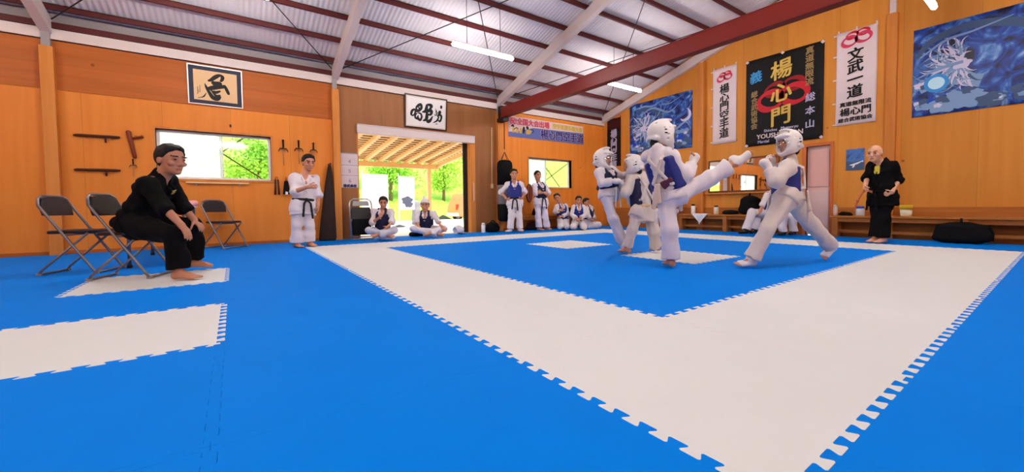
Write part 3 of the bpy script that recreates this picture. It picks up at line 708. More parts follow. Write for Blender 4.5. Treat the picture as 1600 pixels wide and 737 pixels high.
def dragon(label, y, z, hw, hh, seed, layout):
    t = thing('poster', label, 'poster', (XB-.003, y, z), RW); rs = random.Random(seed)
    cloth(hw, hh, seed=seed, wav=.006).build('cloth', cloudy('print_night_clouds_%d' % seed, seed*1.7), t, smooth=True)
    b = MB()
    cx, cz = layout['head']; R = layout['R']
    for k in range(130):                                           # shaggy mane, long locks behind and short ones in front
        a = layout['a0']+(layout['a1']-layout['a0'])*((k*0.618) % 1.0)+rs.uniform(-.1, .1); L_ = R*(1.15-.75*k/130)*rs.uniform(.75, 1.05); bend = rs.uniform(-.55, .55)
        p0 = (cx+.10*R*math.cos(a), cz+.10*R*math.sin(a)); p1 = (cx+.55*L_*math.cos(a+bend*.3), cz+.5*L_*math.sin(a+bend*.3)); p2 = (cx+.85*L_*math.cos(a+bend*.7), cz+.78*L_*math.sin(a+bend*.7)); p3_ = (cx+L_*math.cos(a+bend*1.3), cz+.9*L_*math.sin(a+bend*1.3))
        b.cur = (0, 1, 2, 0, 1)[k % 5]; wd = R*rs.uniform(.05, .10)
        b.stroke([(*p0, wd), (*p1, wd*.8), (*p2, wd*.45), (*p3_, .001)], -.0165-.00005*k, .0008, 3)
    b.cur = 0; puff(b, cx, cz, .22*R, -.0240, rs)
    for pts in layout['whiskers']: b.cur = 1; b.stroke(pts, -.0245, .001, 6)
    b.build('dragon_mane', [plume, mist, slate], t)
    b = MB()
    for i, (pts, c) in enumerate(layout['body']): b.cur = c; b.stroke(pts, -.0165-.0002*i, .001, 8)
    b.build('dragon_body', [slate, mist, nightb], t)
    b = MB()
    q = []
    for (x, zz, r, c) in layout['puffs']:
        q.append((x, zz, r, c))
        for k in range(7): q.append((max(-.86, min(.86, x+rs.uniform(-1, 1)*r)), max(-.6, zz+rs.uniform(-.5, .7)*r), r*rs.uniform(.22, .5), rs.choice((0, 1, 1, 2, 3))))
    for i, (x, zz, r, c) in enumerate(q): b.cur = c; puff(b, x, zz, min(r, .97-abs(x)), -.0166-.00007*i, rs)
    b.build('cloud_bank', [slate, mist, nightb, plume], t)
    b = MB(); x, zz, r = layout['orb']
    if layout['moon']:
        p = [(x+r*math.cos(a), zz+r*math.sin(a)) for a in np.linspace(.5*math.pi, 1.5*math.pi, 14)]+[(x-.45*r+r*.9*math.cos(a)*.6, zz+r*.95*math.sin(a)) for a in np.linspace(1.5*math.pi, .5*math.pi, 14)]
        p = [(x+r*math.cos(a), zz+r*math.sin(a)) for a in np.linspace(-.75*math.pi, .45*math.pi, 18)]+[(x-.22*r+.85*r*math.cos(a), zz+.22*r+.85*r*math.sin(a)) for a in np.linspace(.42*math.pi, -.72*math.pi, 18)]
        b.cur = 0; b.plate(p, -.022, -.0205)
    else:
        for rr, c, yy in ((1.5, 1, -.022), (1.0, 0, -.024)):
            b.cur = c; b.plate([(x+r*rr*math.cos(a), zz+r*rr*math.sin(a)) for a in np.arange(24)*2*math.pi/24], yy, yy+.0015)
    b.build('moon' if layout['moon'] else 'orb', [glow if not layout['moon'] else plume, orbblue], t)
dragon('blue poster of a pale maned dragon with a crescent moon beside the maroon banner', 6.79, 2.845, .995, .73, 3, dict(
    head=(-.50, -.02), R=.52, a0=.3, a1=5.6, whiskers=[[(-.3, .1, .02), (0, .3, .025), (.15, .62, .012), (.4, .5, .004)], [(-.4, .05, .015), (.1, .12, .02), (.2, .45, .02), (.5, .68, .004)], [(.1, .55, .03), (.35, .52, .03), (.7, .65, .01)], [(.1, .1, .015), (.18, .3, .03), (.3, .36, .01)]],
    body=[([(-.95, .35, .04), (-.5, .52, .10), (-.1, .42, .12), (.12, .1, .11), (.05, -.3, .10), (.3, -.5, .10), (.7, -.35, .03)], 0), ([(-.9, .55, .02), (-.5, .60, .05), (-.2, .56, .04), (.1, .66, .01)], 1), ([(-.6, .35, .02), (-.2, .5, .05), (.3, .3, .05), (.6, .45, .01)], 1), ([(.2, -.1, .02), (.5, -.2, .06), (.8, -.05, .04), (.93, -.2, .01)], 1)],
    puffs=[(-.8, -.5, .16, 1), (-.55, -.62, .18, 0), (-.2, -.55, .2, 0), (.15, -.6, .15, 0), (.55, -.4, .22, 1), (.75, -.55, .2, 0), (.85, -.3, .12, 0), (-.75, -.25, .1, 3)], orb=(.80, .13, .17), moon=True))
dragon('blue poster of a white maned dragon holding a glowing orb, right of the white banners', .70, 2.85, .99, .74, 5, dict(
    head=(-.42, .02), R=.50, a0=1.5, a1=5.2, whiskers=[[(-.9, .25, .02), (-.6, .45, .04), (-.3, .5, .03), (.1, .6, .01)], [(-.95, -.1, .01), (-.7, .0, .05), (-.4, .05, .05)]],
    body=[([(-.95, .25, .05), (-.75, .5, .10), (-.3, .60, .11), (.3, .4, .14), (.6, 0, .10)], 0), ([(-.9, -.3, .12), (-.6, -.2, .14), (-.2, -.3, .2)], 1)],
    puffs=[(-.85, -.55, .18, 3), (-.62, -.6, .17, 1), (-.35, -.55, .2, 1), (-.1, -.62, .15, 0), (.3, -.55, .2, 0), (.7, -.5, .2, 1), (-.9, -.22, .1, 3)], orb=(-.70, -.22, .10), moon=False))

t = thing('poster', 'small poster of a white aircraft over mountains beside the man in black', 'poster', (XB-.004, 2.46, 1.467), RW)
b = MB(); b.box((-.14, -.006, -.20), (.14, -.001, .20)); b.build('sheet', cloudy('print_sky', 9.3, (40, 70, 130), (70, 120, 190), (170, 196, 226)), t)
b = MB(); b.plate([(-.14, -.20), (.14, -.20), (.14, -.06), (.05, -.03), (-.03, -.05), (-.14, -.02)], -.0085, -.0065); b.build('mountains', slate, t)
b = MB(); b.plate([(-.09, -.10), (-.05, -.115), (.04, -.09), (.10, -.05), (.12, -.06), (.12, -.02), (.10, -.035), (.03, -.06), (-.03, -.08)], -.0105, -.009); b.plate([(-.02, -.085), (.02, -.075), (-.02, -.15), (-.045, -.15)], -.0108, -.0093); b.build('aircraft', white_p, t)

# the long banner on the left wall
pale = mat('banner_pale', (226, 198, 196), .7); bl = mat('banner_blue', (96, 108, 168), .7); navy_p = mat('print_navy', (24, 28, 108), .6); rose = mat('print_rose', (214, 74, 96), .6); ochre = mat('print_ochre', (206, 168, 84), .6); tanp = mat('print_tan', (224, 170, 110), .6)
t = thing('banner', 'long white and blue banner high on the left wall right of the red beam', 'banner', (7.33, YA-.003, 2.77), 0)
cloth(1.375, .272, wav=.004, seed=6).build('cloth', pale, t, smooth=True)
b = MB(); b.plate([(-1.375, -.272), (1.375, -.272), (1.375, .06), (-.55, .03), (-1.1, -.12), (-1.375, -.15)], -.0155, -.0135); b.build('blue_field', bl, t)
text('rose_lettering', '祝!全国大会出場', -.66, .155, .19, rose, t, y=-.018, bold=.009)
b = MB(); b.plate([(.13, .085), (1.34, .085), (1.34, .235), (.13, .235)], -.0165, -.0155); b.build('ochre_field', mat('print_straw', (226, 196, 130), .7), t)
text('ochre_lettering', '空手道選手権大会', .74, .16, .145, ochre, t, y=-.019, bold=.005)
text('white_edge_lettering', '楊心門空手道', .53, -.105, .278, pale, t, y=-.0165, bold=.018)
text('navy_lettering', '楊心門空手道', .53, -.105, .278, navy_p, t, y=-.023, bold=.009)
b = MB(); 
for x in (-1.22, -1.10, -.98): b.cur = 0; b.plate([(x-.05, -.16), (x+.05, -.15), (x+.035, -.02), (x-.03, -.03)], -.019, -.0175)
b.cur = 1; b.stroke([(-1.29, .0, .03), (-1.24, .03, .06), (-1.21, -.01, .05)], -.0205, .001); b.stroke([(-1.20, -.08, .02), (-1.12, -.02, .02), (-1.06, -.06, .02)], -.0205, .001)
b.stroke([(-.89, -.16, .03), (-.88, -.06, .09), (-.87, .03, .04)], -.0205, .001); b.stroke([(-.78, .05, .05), (-.75, .0, .09), (-.74, -.03, .03)], -.0205, .001); b.stroke([(-.62, -.12, .015), (-.53, -.06, .02), (-.64, -.01, .015)], -.0205, .001)
b.cur = 0; b.plate([(-.80, -.17), (-.66, -.15), (-.60, -.07), (-.70, -.03), (-.80, -.05)], -.019, -.0175)
b.build('figure_print', [ochre, ink], t)

t = thing('wall_calendar', 'three month paper calendar on the wall beside the doorway', 'calendar', (1.975, YA-.002, 1.42), 0)
b = MB(); b.box((-.163, -.008, -.355), (.163, -.001, .355)); b.build('sheet', mat('calendar_paper', (216, 196, 196), .7), t)
b = MB(); grey_p = mat('print_grey', (150, 140, 156), .7)
for k in range(3):
    z = .30-.2*k
    for r in range(5): b.box((-.14, -.0095, z-.045-.03*r), (.14, -.0085, z-.043-.03*r))
    for c in range(8): b.box((-.14+.04*c-.001, -.0095, z-.165), (-.14+.04*c+.001, -.0085, z-.045))
b.build('date_grid', grey_p, t)
b = MB()
for z in (.11, -.10): b.box((-.16, -.0095, z-.004), (.16, -.0085, z+.004))
b.build('divider', mat('calendar_blue', (96, 100, 150), .6), t)
b = MB(); b.box((-.165, -.014, .345), (.165, -.001, .365)); b.build('top_strip', steel_grey, t)
for k, s in enumerate('456'): text('month_number', s, 0, .19-.2*k, .10, grey_p, t, y=-.0105, bold=.004)
text('maker_line', '株式会社', 0, -.315, .065, mat('print_indigo', (40, 40, 90), .6), t, y=-.0105, bold=.008)

# ------------------------------------------------------------------ weapons and bits on the left wall
wood_dk = mat('dark_wood', (70, 34, 20), .5); wood_rd = mat('red_wood', (120, 48, 24), .5); bronze = mat('tan_steel', (176, 140, 108), .35, metal=.6)
def sai(x, z, s, label):
    t = thing('sai', label, 'sai', (x, YA-.02, z), 0, 'sai hanging beside the left window')
    b = MB(); b.tube([(0, -.01, .13*s), (0, -.01, .0)], .014*s, 8); b.ball((0, -.01, .145*s), .019*s); b.build('grip', blackm, t, smooth=True)
    b = MB()
    for q in (-1, 1): b.tube([(0, -.01, 0), (q*.045*s, -.01, .005*s), (q*.068*s, -.01, -.03*s), (q*.072*s, -.01, -.055*s)], [.011*s, .01*s, .008*s, .004*s], 6)
    b.build('guard_prong', dark, t, smooth=True)
    b = MB(); b.tube([(0, -.01, 0), (0, -.01, -.12*s), (0, -.01, -.30*s)], [.011*s, .009*s, .003*s], 8); b.build('blade', bronze, t, smooth=True)
    b = MB(); b.tube([(0, .02, .02*s), (.0, -.03, .02*s)], .005, 6); b.build('peg', steel_grey, t)
sai(.797, 1.78, 1.05, 'sai with tan blade on the wall, nearest the left window'); sai(1.055, 1.80, 1.0, 'sai on the wall, second from the left window'); sai(1.31, 1.79, .9, 'sai on the wall above the instructor\'s head, nearest the pillar')
sai(-1.275, 1.36, .62, 'small dark sai on the wall behind the seated man\'s back')
def stick(x, z, label, L_=.5):
    t = thing('wooden_baton', label, 'wooden weapon', (x, YA-.03, z))
    b = MB(); b.tube([(-L_/2, 0, -.004), (-L_/2+.03, 0, 0), (L_/2-.05, 0, .004), (L_/2, 0, .006)], [.012, .019, .021, .013], 8); b.build('shaft', wood_dk, t, smooth=True)
    for q in (-.12, .14):
        b = MB(); b.tube([(q, .028, -.03), (q, -.02, -.03)], .007, 6); b.build('peg', timber, t)
    b = MB(); b.tube([(L_*.18, 0, .0), (L_*.18, -.0, -.09)], .012, 8); b.build('cross_handle', wood_dk, t, smooth=True)
stick(-1.66, 1.785, 'dark wooden baton with cross handle on the wall at far left, upper one'); stick(-1.67, 1.268, 'dark wooden baton with cross handle on the wall at far left, lower one')
t = thing('tonfa', 'reddish wooden tonfa hanging tilted on the wall left of the window', 'wooden weapon', (-1.28, YA-.035, 1.69), rot=(0, math.radians(-9), 0))
b = MB(); b.tube([(0, 0, .22), (0, 0, .2), (0, 0, -.20), (0, 0, -.22)], [.02, .032, .026, .016], 10); b.build('shaft', wood_rd, t, smooth=True)
b = MB(); b.tube([(.0, 0, .09), (.13, 0, .11), (.15, 0, .112), (.16, 0, .113)], [.02, .019, .027, .016], 10); b.build('grip', wood_rd, t, smooth=True)
t = thing('nunchaku', 'dark nunchaku hanging on the wall below the first sai', 'nunchaku', (.675, YA-.025, 1.06))
for q in (-.022, .022):
    b = MB(); b.tube([(q, 0, .13), (q*1.4, 0, -.15)], [.015, .018], 8); b.build('stick', wood_dk, t, smooth=True)
b = MB(); b.tube([(-.022, 0, .13), (-.015, 0, .17), (0, 0, .185), (.015, 0, .17), (.022, 0, .13)], .005, 6); b.build('cord', dark, t)
t = thing('training_mitt', 'black training mitt with white patch hanging on the wall beside the nunchaku', 'training mitt', (.826, YA-.05, 1.06))
b = Soft(); b.ecap((0, 0, .10), (0, 0, -.13), (.035, .025), (.062, .035), (1, 0, 0)); soft_obj('pad', b.mesh(.008), blackm, t)
b = MB(); b.plate([(-.025, -.15), (.02, -.15), (.02, -.10), (-.02, -.09)], -.042, -.034); b.build('patch', white_p, t)
b = MB(); b.tube([(0, 0, .1), (.01, .02, .15), (0, .045, .19), (-.01, .02, .15), (0, 0, .1)], .006, 6); b.build('strap', wood_rd, t)
t = thing('staff_bundle', 'tall dark cloth wrapped bundle of staffs leaning in the corner by the pillar', 'staff bundle', (1.50, 8.70, 0))
b = MB(); b.lathe([(.13, 0), (.14, .05), (.12, .4), (.085, .9), (.05, 1.3), (.032, 1.46), (.02, 1.5)], (0, 0, 0), 14, 1.15, .75); b.v = [(x+.06*z*.9, y+.04*z, z) for x, y, z in b.v]; b.build('wrapping', mat('dark_brown_cloth', (44, 28, 22), .8), t, smooth=True)
for q, h in ((-.03, 1.53), (.02, 1.55)):
    b = MB(); b.tube([(q+.06, .06, 1.2), (q*.6+.085, .065, h)], .014, 8); b.build('staff', wood_dk, t)
t = thing('wooden_sword', 'brown wooden practice sword leaning on the wall left of the dark staff bundle', 'wooden sword', (1.22, 8.72, 0))
b = MB(); b.tube([(-.02, 0, 0), (0, .03, .5), (.06, .09, 1.02)], [.016, .02, .019], 8); b.build('blade', wood_rd, t, smooth=True)
b = MB(); b.tube([(.06, .09, 1.02), (.085, .11, 1.25)], .02, 8); b.build('hilt', wood_dk, t, smooth=True)
b = MB(); b.lathe([(.038, -.005), (.042, 0), (.038, .005)], (.06, .09, 1.02), 12); b.build('guard', wood_dk, t)
t = thing('wooden_rail', 'pale narrow wooden rail fixed to the wall under the left window', 'rail', (-.20, YA, 1.105))
b = MB(); b.box((-.44, -.05, -.012), (.44, -.001, .014)); b.build('rail', timber_out, t, bevel=.003)
for q in (-.3, .3):
    b = MB(); b.plate([(0, 0), (0, 0)], 0, 0) if False else b.box((q-.012, -.04, -.05), (q+.012, -.001, -.012)); b.build('bracket', steel_grey, t)
t = thing('light_switch', 'small wall switch box with conduit between doorway and punching bag', 'switch', (5.42, YA-.001, 1.17))
b = MB(); b.box((-.035, -.035, -.06), (.035, 0, .06)); b.build('box', mat('switch_ivory', (220, 180, 130), .5), t, bevel=.004)
b = MB(); b.tube([(.0, -.014, .06), (0.01, -.014, 1.5)], .011, 8); b.build('conduit', mat('switch_ivory', (220, 180, 130)), t)
b = MB(); b.box((-.012, -.04, -.02), (.012, -.035, .02)); b.build('rocker', white_p, t)
t = thing('wall_hook', 'small dark hook on the wall above the left window', 'hook', (0, YA-.001, 2.122))
b = MB(); b.box((-.015, -.006, -.02), (.015, 0, .03)); b.tube([(0, -.004, 0), (0, -.03, -.01), (0, -.035, .015)], .005, 6); b.build('hook', dark, t)
t = thing('punch_mitt', 'oval brown striking pad hanging on the wall between the two standing trainees', 'striking pad', (6.60, YA-.04, 1.0))
b = MB(); b.lathe([(.085, -.02), (.10, -.012), (.10, .012), (.085, .02)], (0, 0, 0), 24); b.v = [(x, z, y*2.5) for x, y, z in b.v]; b.build('pad', mat('mitt_brown', (140, 62, 40), .6), t, bevel=.004)
b = MB(); b.tube([(.095*math.cos(a), -.012, .245*math.sin(a)) for a in np.linspace(0, 2*math.pi, 26)], .013, 6, False); b.build('rim', dark, t)
b = MB(); b.box((-.008, -.026, -.17), (.008, -.018, .17)); b.build('centre_line', dark, t)

# ------------------------------------------------------------------ punching bag
t = thing('punching_bag', 'tall black and grey punching bag hanging from the red beam by the left wall', 'punching bag', (5.60, 8.50, .26))
prof = [(.06, 0), (.165, .02), (.195, .07), (.198, .45)]
b = MB(); b.lathe(prof, n=28); b.build('lower_sleeve', blackm, t, smooth=True)
b = MB(); b.lathe([(.199, .44), (.200, .46), (.200, .90), (.199, .92)], n=28); b.build('grey_band', mat('bag_grey', (120, 108, 108), .5), t, smooth=True)
b = MB(); b.lathe([(.198, .91), (.198, 1.38), (.19, 1.48), (.145, 1.54), (.05, 1.56)], n=28); b.build('upper_sleeve', blackm, t, smooth=True)
for k in range(4):
    a = k*math.pi/2+.4; b = MB(); b.tube([(.13*math.cos(a), .13*math.sin(a), 1.53), (0, 0, 1.76)], .007, 6); b.build('suspension_strap', dark, t)
b = MB(); b.tube([(0, 0, 1.75), (.025, 0, 1.79), (0, 0, 1.83), (-.025, 0, 1.81)], .008, 6); b.build('hook', chrome, t)
b = MB(); b.tube([(0, 0, 1.82), (0, 0, 2.62)], .013, 8); b.build('rope', wood_rd, t)

# ------------------------------------------------------------------ mirror, benches
t = thing('wall_mirror', 'long wood framed mirror above the bench on the right wall', 'mirror', (XB-.003, 4.55, 1.32), RW)
frm = mat('mirror_frame', (110, 62, 34), .5)
b = MB(); hw, hh, f = .80, .39, .035
b.box((-hw, -.03, -hh), (hw, 0, -hh+f)); b.box((-hw, -.03, hh-f), (hw, 0, hh)); b.box((-hw, -.03, -hh+f), (-hw+f, 0, hh-f)); b.box((hw-f, -.03, -hh+f), (hw, 0, hh-f)); b.build('frame', frm, t, bevel=.003)
b = MB(); b.box((-hw+f, -.014, -hh+f), (hw-f, -.006, hh-f)); b.build('glass', mirror_m, t)
b = MB(); b.box((-hw-.03, -.09, -hh-.045), (hw+.03, 0, -hh-.01)); b.build('ledge', timber, t, bevel=.004)

def bench(label, y0, y1, legs):
    t = thing('bench', label, 'bench', (9.42, (y0+y1)/2, -.0), 0); h = (y1-y0)/2
    b = MB(); b.box((-.16, -h, .365), (.15, h, .402)); b.build('seat', bench_wood, t, bevel=.005)
    b = MB(); b.box((-.13, -h+.03, .29), (-.10, h-.03, .365)); b.build('apron', bench_wood, t, bevel=.003)
    for q in legs:
        q -= (y0+y1)/2; b = MB(); b.box((-.15, q-.045, 0), (-.07, q+.045, .365)); b.box((.05, q-.045, 0), (.13, q+.045, .365)); b.box((-.07, q-.03, .08), (.05, q+.03, .14)); b.build('leg', bench_wood, t, bevel=.003)
    b = MB(); b.box((-.03, -h+.05, .085), (.0, h-.05, .135)); b.build('stretcher', bench_wood, t)
    return t
bench('low wooden bench under the mirror along the right wall', 3.40, 6.02, (3.48, 4.78, 5.93))
bench('low wooden bench behind the standing man in black at right', -.75, 2.76, (-.65, 1.0, 2.67))
t = thing('bench', 'low wooden bench against the left wall behind the standing trainees', 'bench', (7.30, 8.62, 0))
b = MB(); b.box((-1.42, -.16, .345), (1.42, .15, .38)); b.build('seat', bench_wood, t, bevel=.005)
for q in (-1.3, -.42, .45, 1.3):
    b = MB(); b.box((q-.04, -.14, 0), (q+.04, -.07, .345)); b.box((q-.04, .06, 0), (q+.04, .13, .345)); b.build('leg', bench_wood, t, bevel=.003)
b = MB(); b.box((-1.38, -.13, .28), (1.38, -.10, .345)); b.build('apron', bench_wood, t)

# things on and under the benches
def bag(name, label, loc, size, seed, strap=True, m=blackm, rz=0):
    t = thing(name, label, 'bag', loc, rz); a, c, h = size
    s = Soft(); s.ecap((0, 0, h*.22), (0, 0, h*.72), (a, c), (a*.82, c*.8), (1, 0, 0), k=.05, endr=h*.25); s.ell((a*.3, 0, h*.68), (a*.5, c*.75, h*.3), k=.06); s.ell((-a*.35, -c*.3, h*.4), (a*.45, c*.6, h*.3), k=.05)
    s.ops.append(('add', lambda X, Y, Z: Z*0+9, V(-a, -c, 0), V(a, c, h), 0))
    soft_obj('body', s.mesh(.012, fold=.006, fscale=1.2, seed=seed, planes=[(V(0, 0, .002), V(0, 0, -1))]), m, t)
    if strap:
        b = MB(); b.tube([(-a*.3, 0, h*.9), (-a*.1, -.01, h*1.12), (a*.25, 0, h*1.15), (a*.5, 0, h*.88)], .014, 8); b.build('handle', m, t, smooth=True)
        b = MB(); b.tube([(a*.2, -c*.9, h*.85), (a*.6, -c*1.0, h*.5), (a*.5, -c*1.0, h*.15)], .016, 8); b.build('strap', m, t, smooth=True)
    return t
bag('backpack', 'black backpack standing on the bench under the mirror', (9.43, 4.30, .402), (.13, .23, .42), 3, rz=0)
bag('shoulder_bag', 'flat black bag slumped on the bench beside the black backpack', (9.42, 4.73, .402), (.11, .18, .10), 4, False)
bag('sports_bag', 'black sports bag on the floor under the right bench', (9.12, 1.02, .0), (.14, .32, .33), 5)
bag('sports_bag', 'black bag on the bench behind the punching bag trainee', (6.78, 8.62, .38), (.22, .12, .24), 6)
bag('sports_bag', 'black bag on the left wall bench behind the kneeling trainees', (7.75, 8.62, .38), (.28, .12, .22), 7)
bag('rucksack', 'black crumpled rucksack on the mat right of the wide doorway', (5.28, 8.62, 0), (.19, .16, .25), 8)
bag('sports_bag', 'dark bag on the mat beneath the left wall bench', (6.55, 8.55, 0), (.26, .13, .22), 9, False, mat('maroon_black', (44, 16, 18), .8))
def bottle(label, loc, r, h, body, cap, shape='thermos'):
    t = thing('bottle', label, 'bottle', loc)
    b = MB(); b.lathe([(r*.9, 0), (r, .008), (r, h*.78), (r*.75, h*.84)], n=18); b.build('body', body, t, smooth=True)
    b = MB(); b.lathe([(r*.8, h*.83), (r*.82, h*.97), (r*.6, h)], n=18); b.build('cap', cap, t, smooth=True)
bottle('white bottle with black cap on the bench behind the kicking fighter', (9.38, 5.63, .402), .05, .25, white_p, blackm)
bottle('cream flask with dark cap on the bench between towel and backpack', (9.40, 5.05, .402), .055, .21, mat('cream', (232, 218, 190), .4), dark)
bottle('pale plastic bottle on the right bench beside the narrow door', (9.40, 2.70, .402), .038, .21, mat('pale_pet', (220, 190, 170), .3), white_p)
bottle('white bottle on the mat at the right edge of the wide doorway', (5.00, 8.58, 0), .05, .24, white_p, white_p)
t = thing('jar', 'clear white jar with blue lid on the right bench behind the man in black', 'jar', (9.40, 2.32, .402))
b = MB(); b.lathe([(.06, 0), (.065, .01), (.065, .12), (.05, .14)], n=18); b.build('body', mat('jar_white', (200, 200, 206), .3), t, smooth=True)
b = MB(); b.lathe([(.058, .138), (.058, .175), (.05, .18)], n=18); b.build('lid', mat('jar_blue', (50, 70, 170), .4), t, smooth=True)
t = thing('tub', 'white tub with yellow lid on the right bench', 'tub', (9.42, 1.70, .402))
b = MB(); b.lathe([(.068, 0), (.072, .01), (.082, .12)], n=20); b.build('body', mat('tub_cream', (232, 222, 190), .5), t, smooth=True)
b = MB(); b.lathe([(.087, .118), (.088, .185), (.078, .195)], n=20); b.build('lid', mat('tub_yellow', (226, 186, 40), .45), t, smooth=True)
def heap(name, label, cat, loc, r, h, m, seed, rz=0):
    s = Soft(); rs = random.Random(seed)
    for k in range(6): s.ell((rs.uniform(-.6, .6)*r[0], rs.uniform(-.5, .5)*r[1], h*.35*rs.random()+.01), (r[0]*rs.uniform(.3, .5), r[1]*rs.uniform(.4, .6), h*rs.uniform(.35, .6)), k=.03)
    o = soft_obj(name, s.mesh(.008, fold=.006, fscale=1.8, seed=seed, planes=[(V(0, 0, .002), V(0, 0, -1))]), m)
    o.location = loc; o.rotation_euler = (0, 0, rz); tag(o, label, cat); return o
heap('protector', 'black folded gloves lying on the right bench beside the narrow door', 'gloves', (9.40, 2.52, .402), (.07, .13), .07, blackm, 11)
heap('white_cloth', 'crumpled white cloth on the right bench behind the man in black', 'cloth', (9.42, 1.97, .402), (.06, .07), .07, white_p, 12)
heap('black_glove', 'black glove on the mat between the two seated men at the doorway', 'gloves', (3.27, 8.57, 0), (.17, .11), .11, blackm, 13)
dogi = mat('dogi_white', (218, 208, 212), .8, spec=.15, sheen=.2)
dogi_warm = mat('dogi_cream', (212, 198, 190), .8, spec=.15, sheen=.2)
heap('white_glove', 'white padded gloves on the mat by the left seated boy\'s feet', 'gloves', (2.50, 8.18, 0), (.17, .10), .11, dogi, 14)
t = thing('headguard', 'white padded headguard lying on the mat right of the seated man', 'headguard', (4.30, 8.55, 0))
s = Soft(); s.ell((0, 0, .10), (.14, .12, .115)); s.ell((-.10, -.02, .08), (.08, .07, .08), op='sub', k=0); soft_obj('shell', s.mesh(.009, planes=[(V(0, 0, .002), V(0, 0, -1))]), mat('pad_white', (226, 218, 216), .5), t)
b = MB(); b.tube([(-.05, -.10, .03), (.03, -.13, .012), (.12, -.10, .012)], .009, 6); b.build('chin_strap', blackm, t)

# towel hanging over the bench edge
vs = []; fs = []; nU, nV = 14, 12
for j in range(nV+1):
    v = j/nV
    for i in range(nU+1):
        u = -1+2*i/nU
        wd = .20*(1-.86*max(0, v-.3)/.7) if v > .3 else .20
        if v < .3: x = 9.26+.13*(1-v/.3); z = .410+.004*math.sin(u*7)
        else: x = 9.249-.010*(1+math.sin(u*6+v*3)); z = .405-(v-.3)*.36*(1-.25*abs(u))
        vs.append((x, 5.38-u*wd, z))
for j in range(nV):
    for i in range(nU): fs.append((j*(nU+1)+i, j*(nU+1)+i+1, (j+1)*(nU+1)+i+1, (j+1)*(nU+1)+i))
me = bpy.data.meshes.new('towel'); me.from_pydata(vs, [], fs)
for p in me.polygons: p.use_smooth = True
o = link('towel', me, mat('towel_white', (226, 224, 228), .85)); q = o.modifiers.new('thick', 'SOLIDIFY'); q.thickness = .006
tag(o, 'white towel draped over the bench edge with its corner hanging down', 'towel')

# ------------------------------------------------------------------ folding chairs and table
def folding_chair(label, x, y, rz, group='folding chairs'):
    """faces local +x"""
    t = thing('folding_chair', label, 'chair', (x, y, 0), rz, group); hw = .21
    b = MB(); b.tube([(.22, -hw, .013), (.20, -hw, .04), (-.21, -hw, .70), (-.23, -hw+.03, .77), (-.24, -hw+.09, .80), (-.24, hw-.09, .80), (-.23, hw-.03, .77), (-.21, hw, .70), (.20, hw, .04), (.22, hw, .013)], .0125, 8)
    b.tube([(.22, -hw, .013), (.22, hw, .013)], .0125, 8); b.build('front_frame', tube_grey, t, smooth=True)
    b = MB(); b.tube([(-.25, -hw+.03, .013), (-.23, -hw+.03, .05), (.15, -hw+.03, .42)], .0115, 8); b.tube([(-.25, hw-.03, .013), (-.23, hw-.03, .05), (.15, hw-.03, .42)], .0115, 8); b.tube([(-.25, -hw+.03, .013), (-.25, hw-.03, .013)], .0115, 8)
    b.build('rear_frame', tube_grey, t, smooth=True)
    s = MB(); n = 14; P = []
    for k in range(n+1):
        a = math.pi*k/n-math.pi/2; P.append((.02+.20*max(0, math.cos(a))**.6, .20*math.sin(a)))
    P += [(-.18, .18), (-.18, -.18)]; s.prism(P, .415, .45); s.build('seat', vinyl, t, bevel=.012)
    s = MB(); s.cur = 0
    pl = [(-.19, .60), (-.195, .70), (-.15, .775), (-.06, .79), (.06, .79), (.15, .775), (.195, .70), (.19, .60)]
    s.plate(pl, -.012, .012); s.v = [(-.19-(z-.60)*.2-yy*1.0, x, z) for x, yy, z in s.v]; s.build('backrest', vinyl, t, bevel=.008)
    b = MB(); b.tube([(-.03, -hw, .40), (-.03, hw, .40)], .008, 6); b.build('seat_rod', chrome, t)
    for q in ((.22, -hw), (.22, hw), (-.25, -hw+.03), (-.25, hw-.03)):
        b = MB(); b.tube([(q[0]-.02, q[1], .012), (q[0]+.02, q[1], .012)], .0135, 8); b.build('rubber_foot', steel_grey, t)
    return t
folding_chair('grey framed folding chair with dark seat the man in black sits on', -.80, 5.38, math.radians(-19))
folding_chair('grey folding chair behind and left of the seated man in black', -1.30, 6.15, math.radians(-19))
folding_chair('empty folding chair with dark backrest against the left wall under the window', -.13, 8.40, math.radians(-50))
def folded_chair(label, x, y, lean):
    t = thing('folded_chair', label, 'chair', (x, y, 0), rot=(lean, 0, 0), group='folded chairs by the doorway'); hw = .215
    b = MB(); b.tube([(-hw, 0, .015), (-hw, 0, .72), (-hw+.02, 0, .79), (-hw+.08, 0, .835), (hw-.08, 0, .835), (hw-.02, 0, .79), (hw, 0, .72), (hw, 0, .015), (-hw, 0, .015)], .0135, 8); b.build('front_frame', chrome, t, smooth=True)
    b = MB(); b.tube([(-hw+.035, .028, .06), (-hw+.035, .028, .56), (hw-.035, .028, .56), (hw-.035, .028, .06), (-hw+.035, .028, .06)], .011, 8); b.build('rear_frame', chrome, t, smooth=True)
    b = MB(); b.plate([(-.185, .10), (.185, .10), (.19, .36), (.17, .42), (-.17, .42), (-.19, .36)], -.012, .012); b.build('seat', blackm, t, bevel=.008)
    b = MB(); b.plate([(-.19, .42), (.19, .42), (.195, .60), (.17, .66), (-.17, .66), (-.195, .60)], -.018, .004); b.build('backrest', vinyl, t, bevel=.008)
    b = MB(); b.plate([(-.16, .69), (.16, .69), (.15, .79), (-.15, .79)], -.006, .006); b.build('back_plate', tube_grey, t, bevel=.006)
folded_chair('folded pipe chair leaning beside the doorway, front one', 2.10, 8.45, math.radians(-8)); folded_chair('folded pipe chair leaning beside the doorway, behind another', 2.13, 8.54, math.radians(-8))
t = thing('folding_table', 'narrow white folding table behind the seated man in black', 'table', (-.72, 7.05, 0))
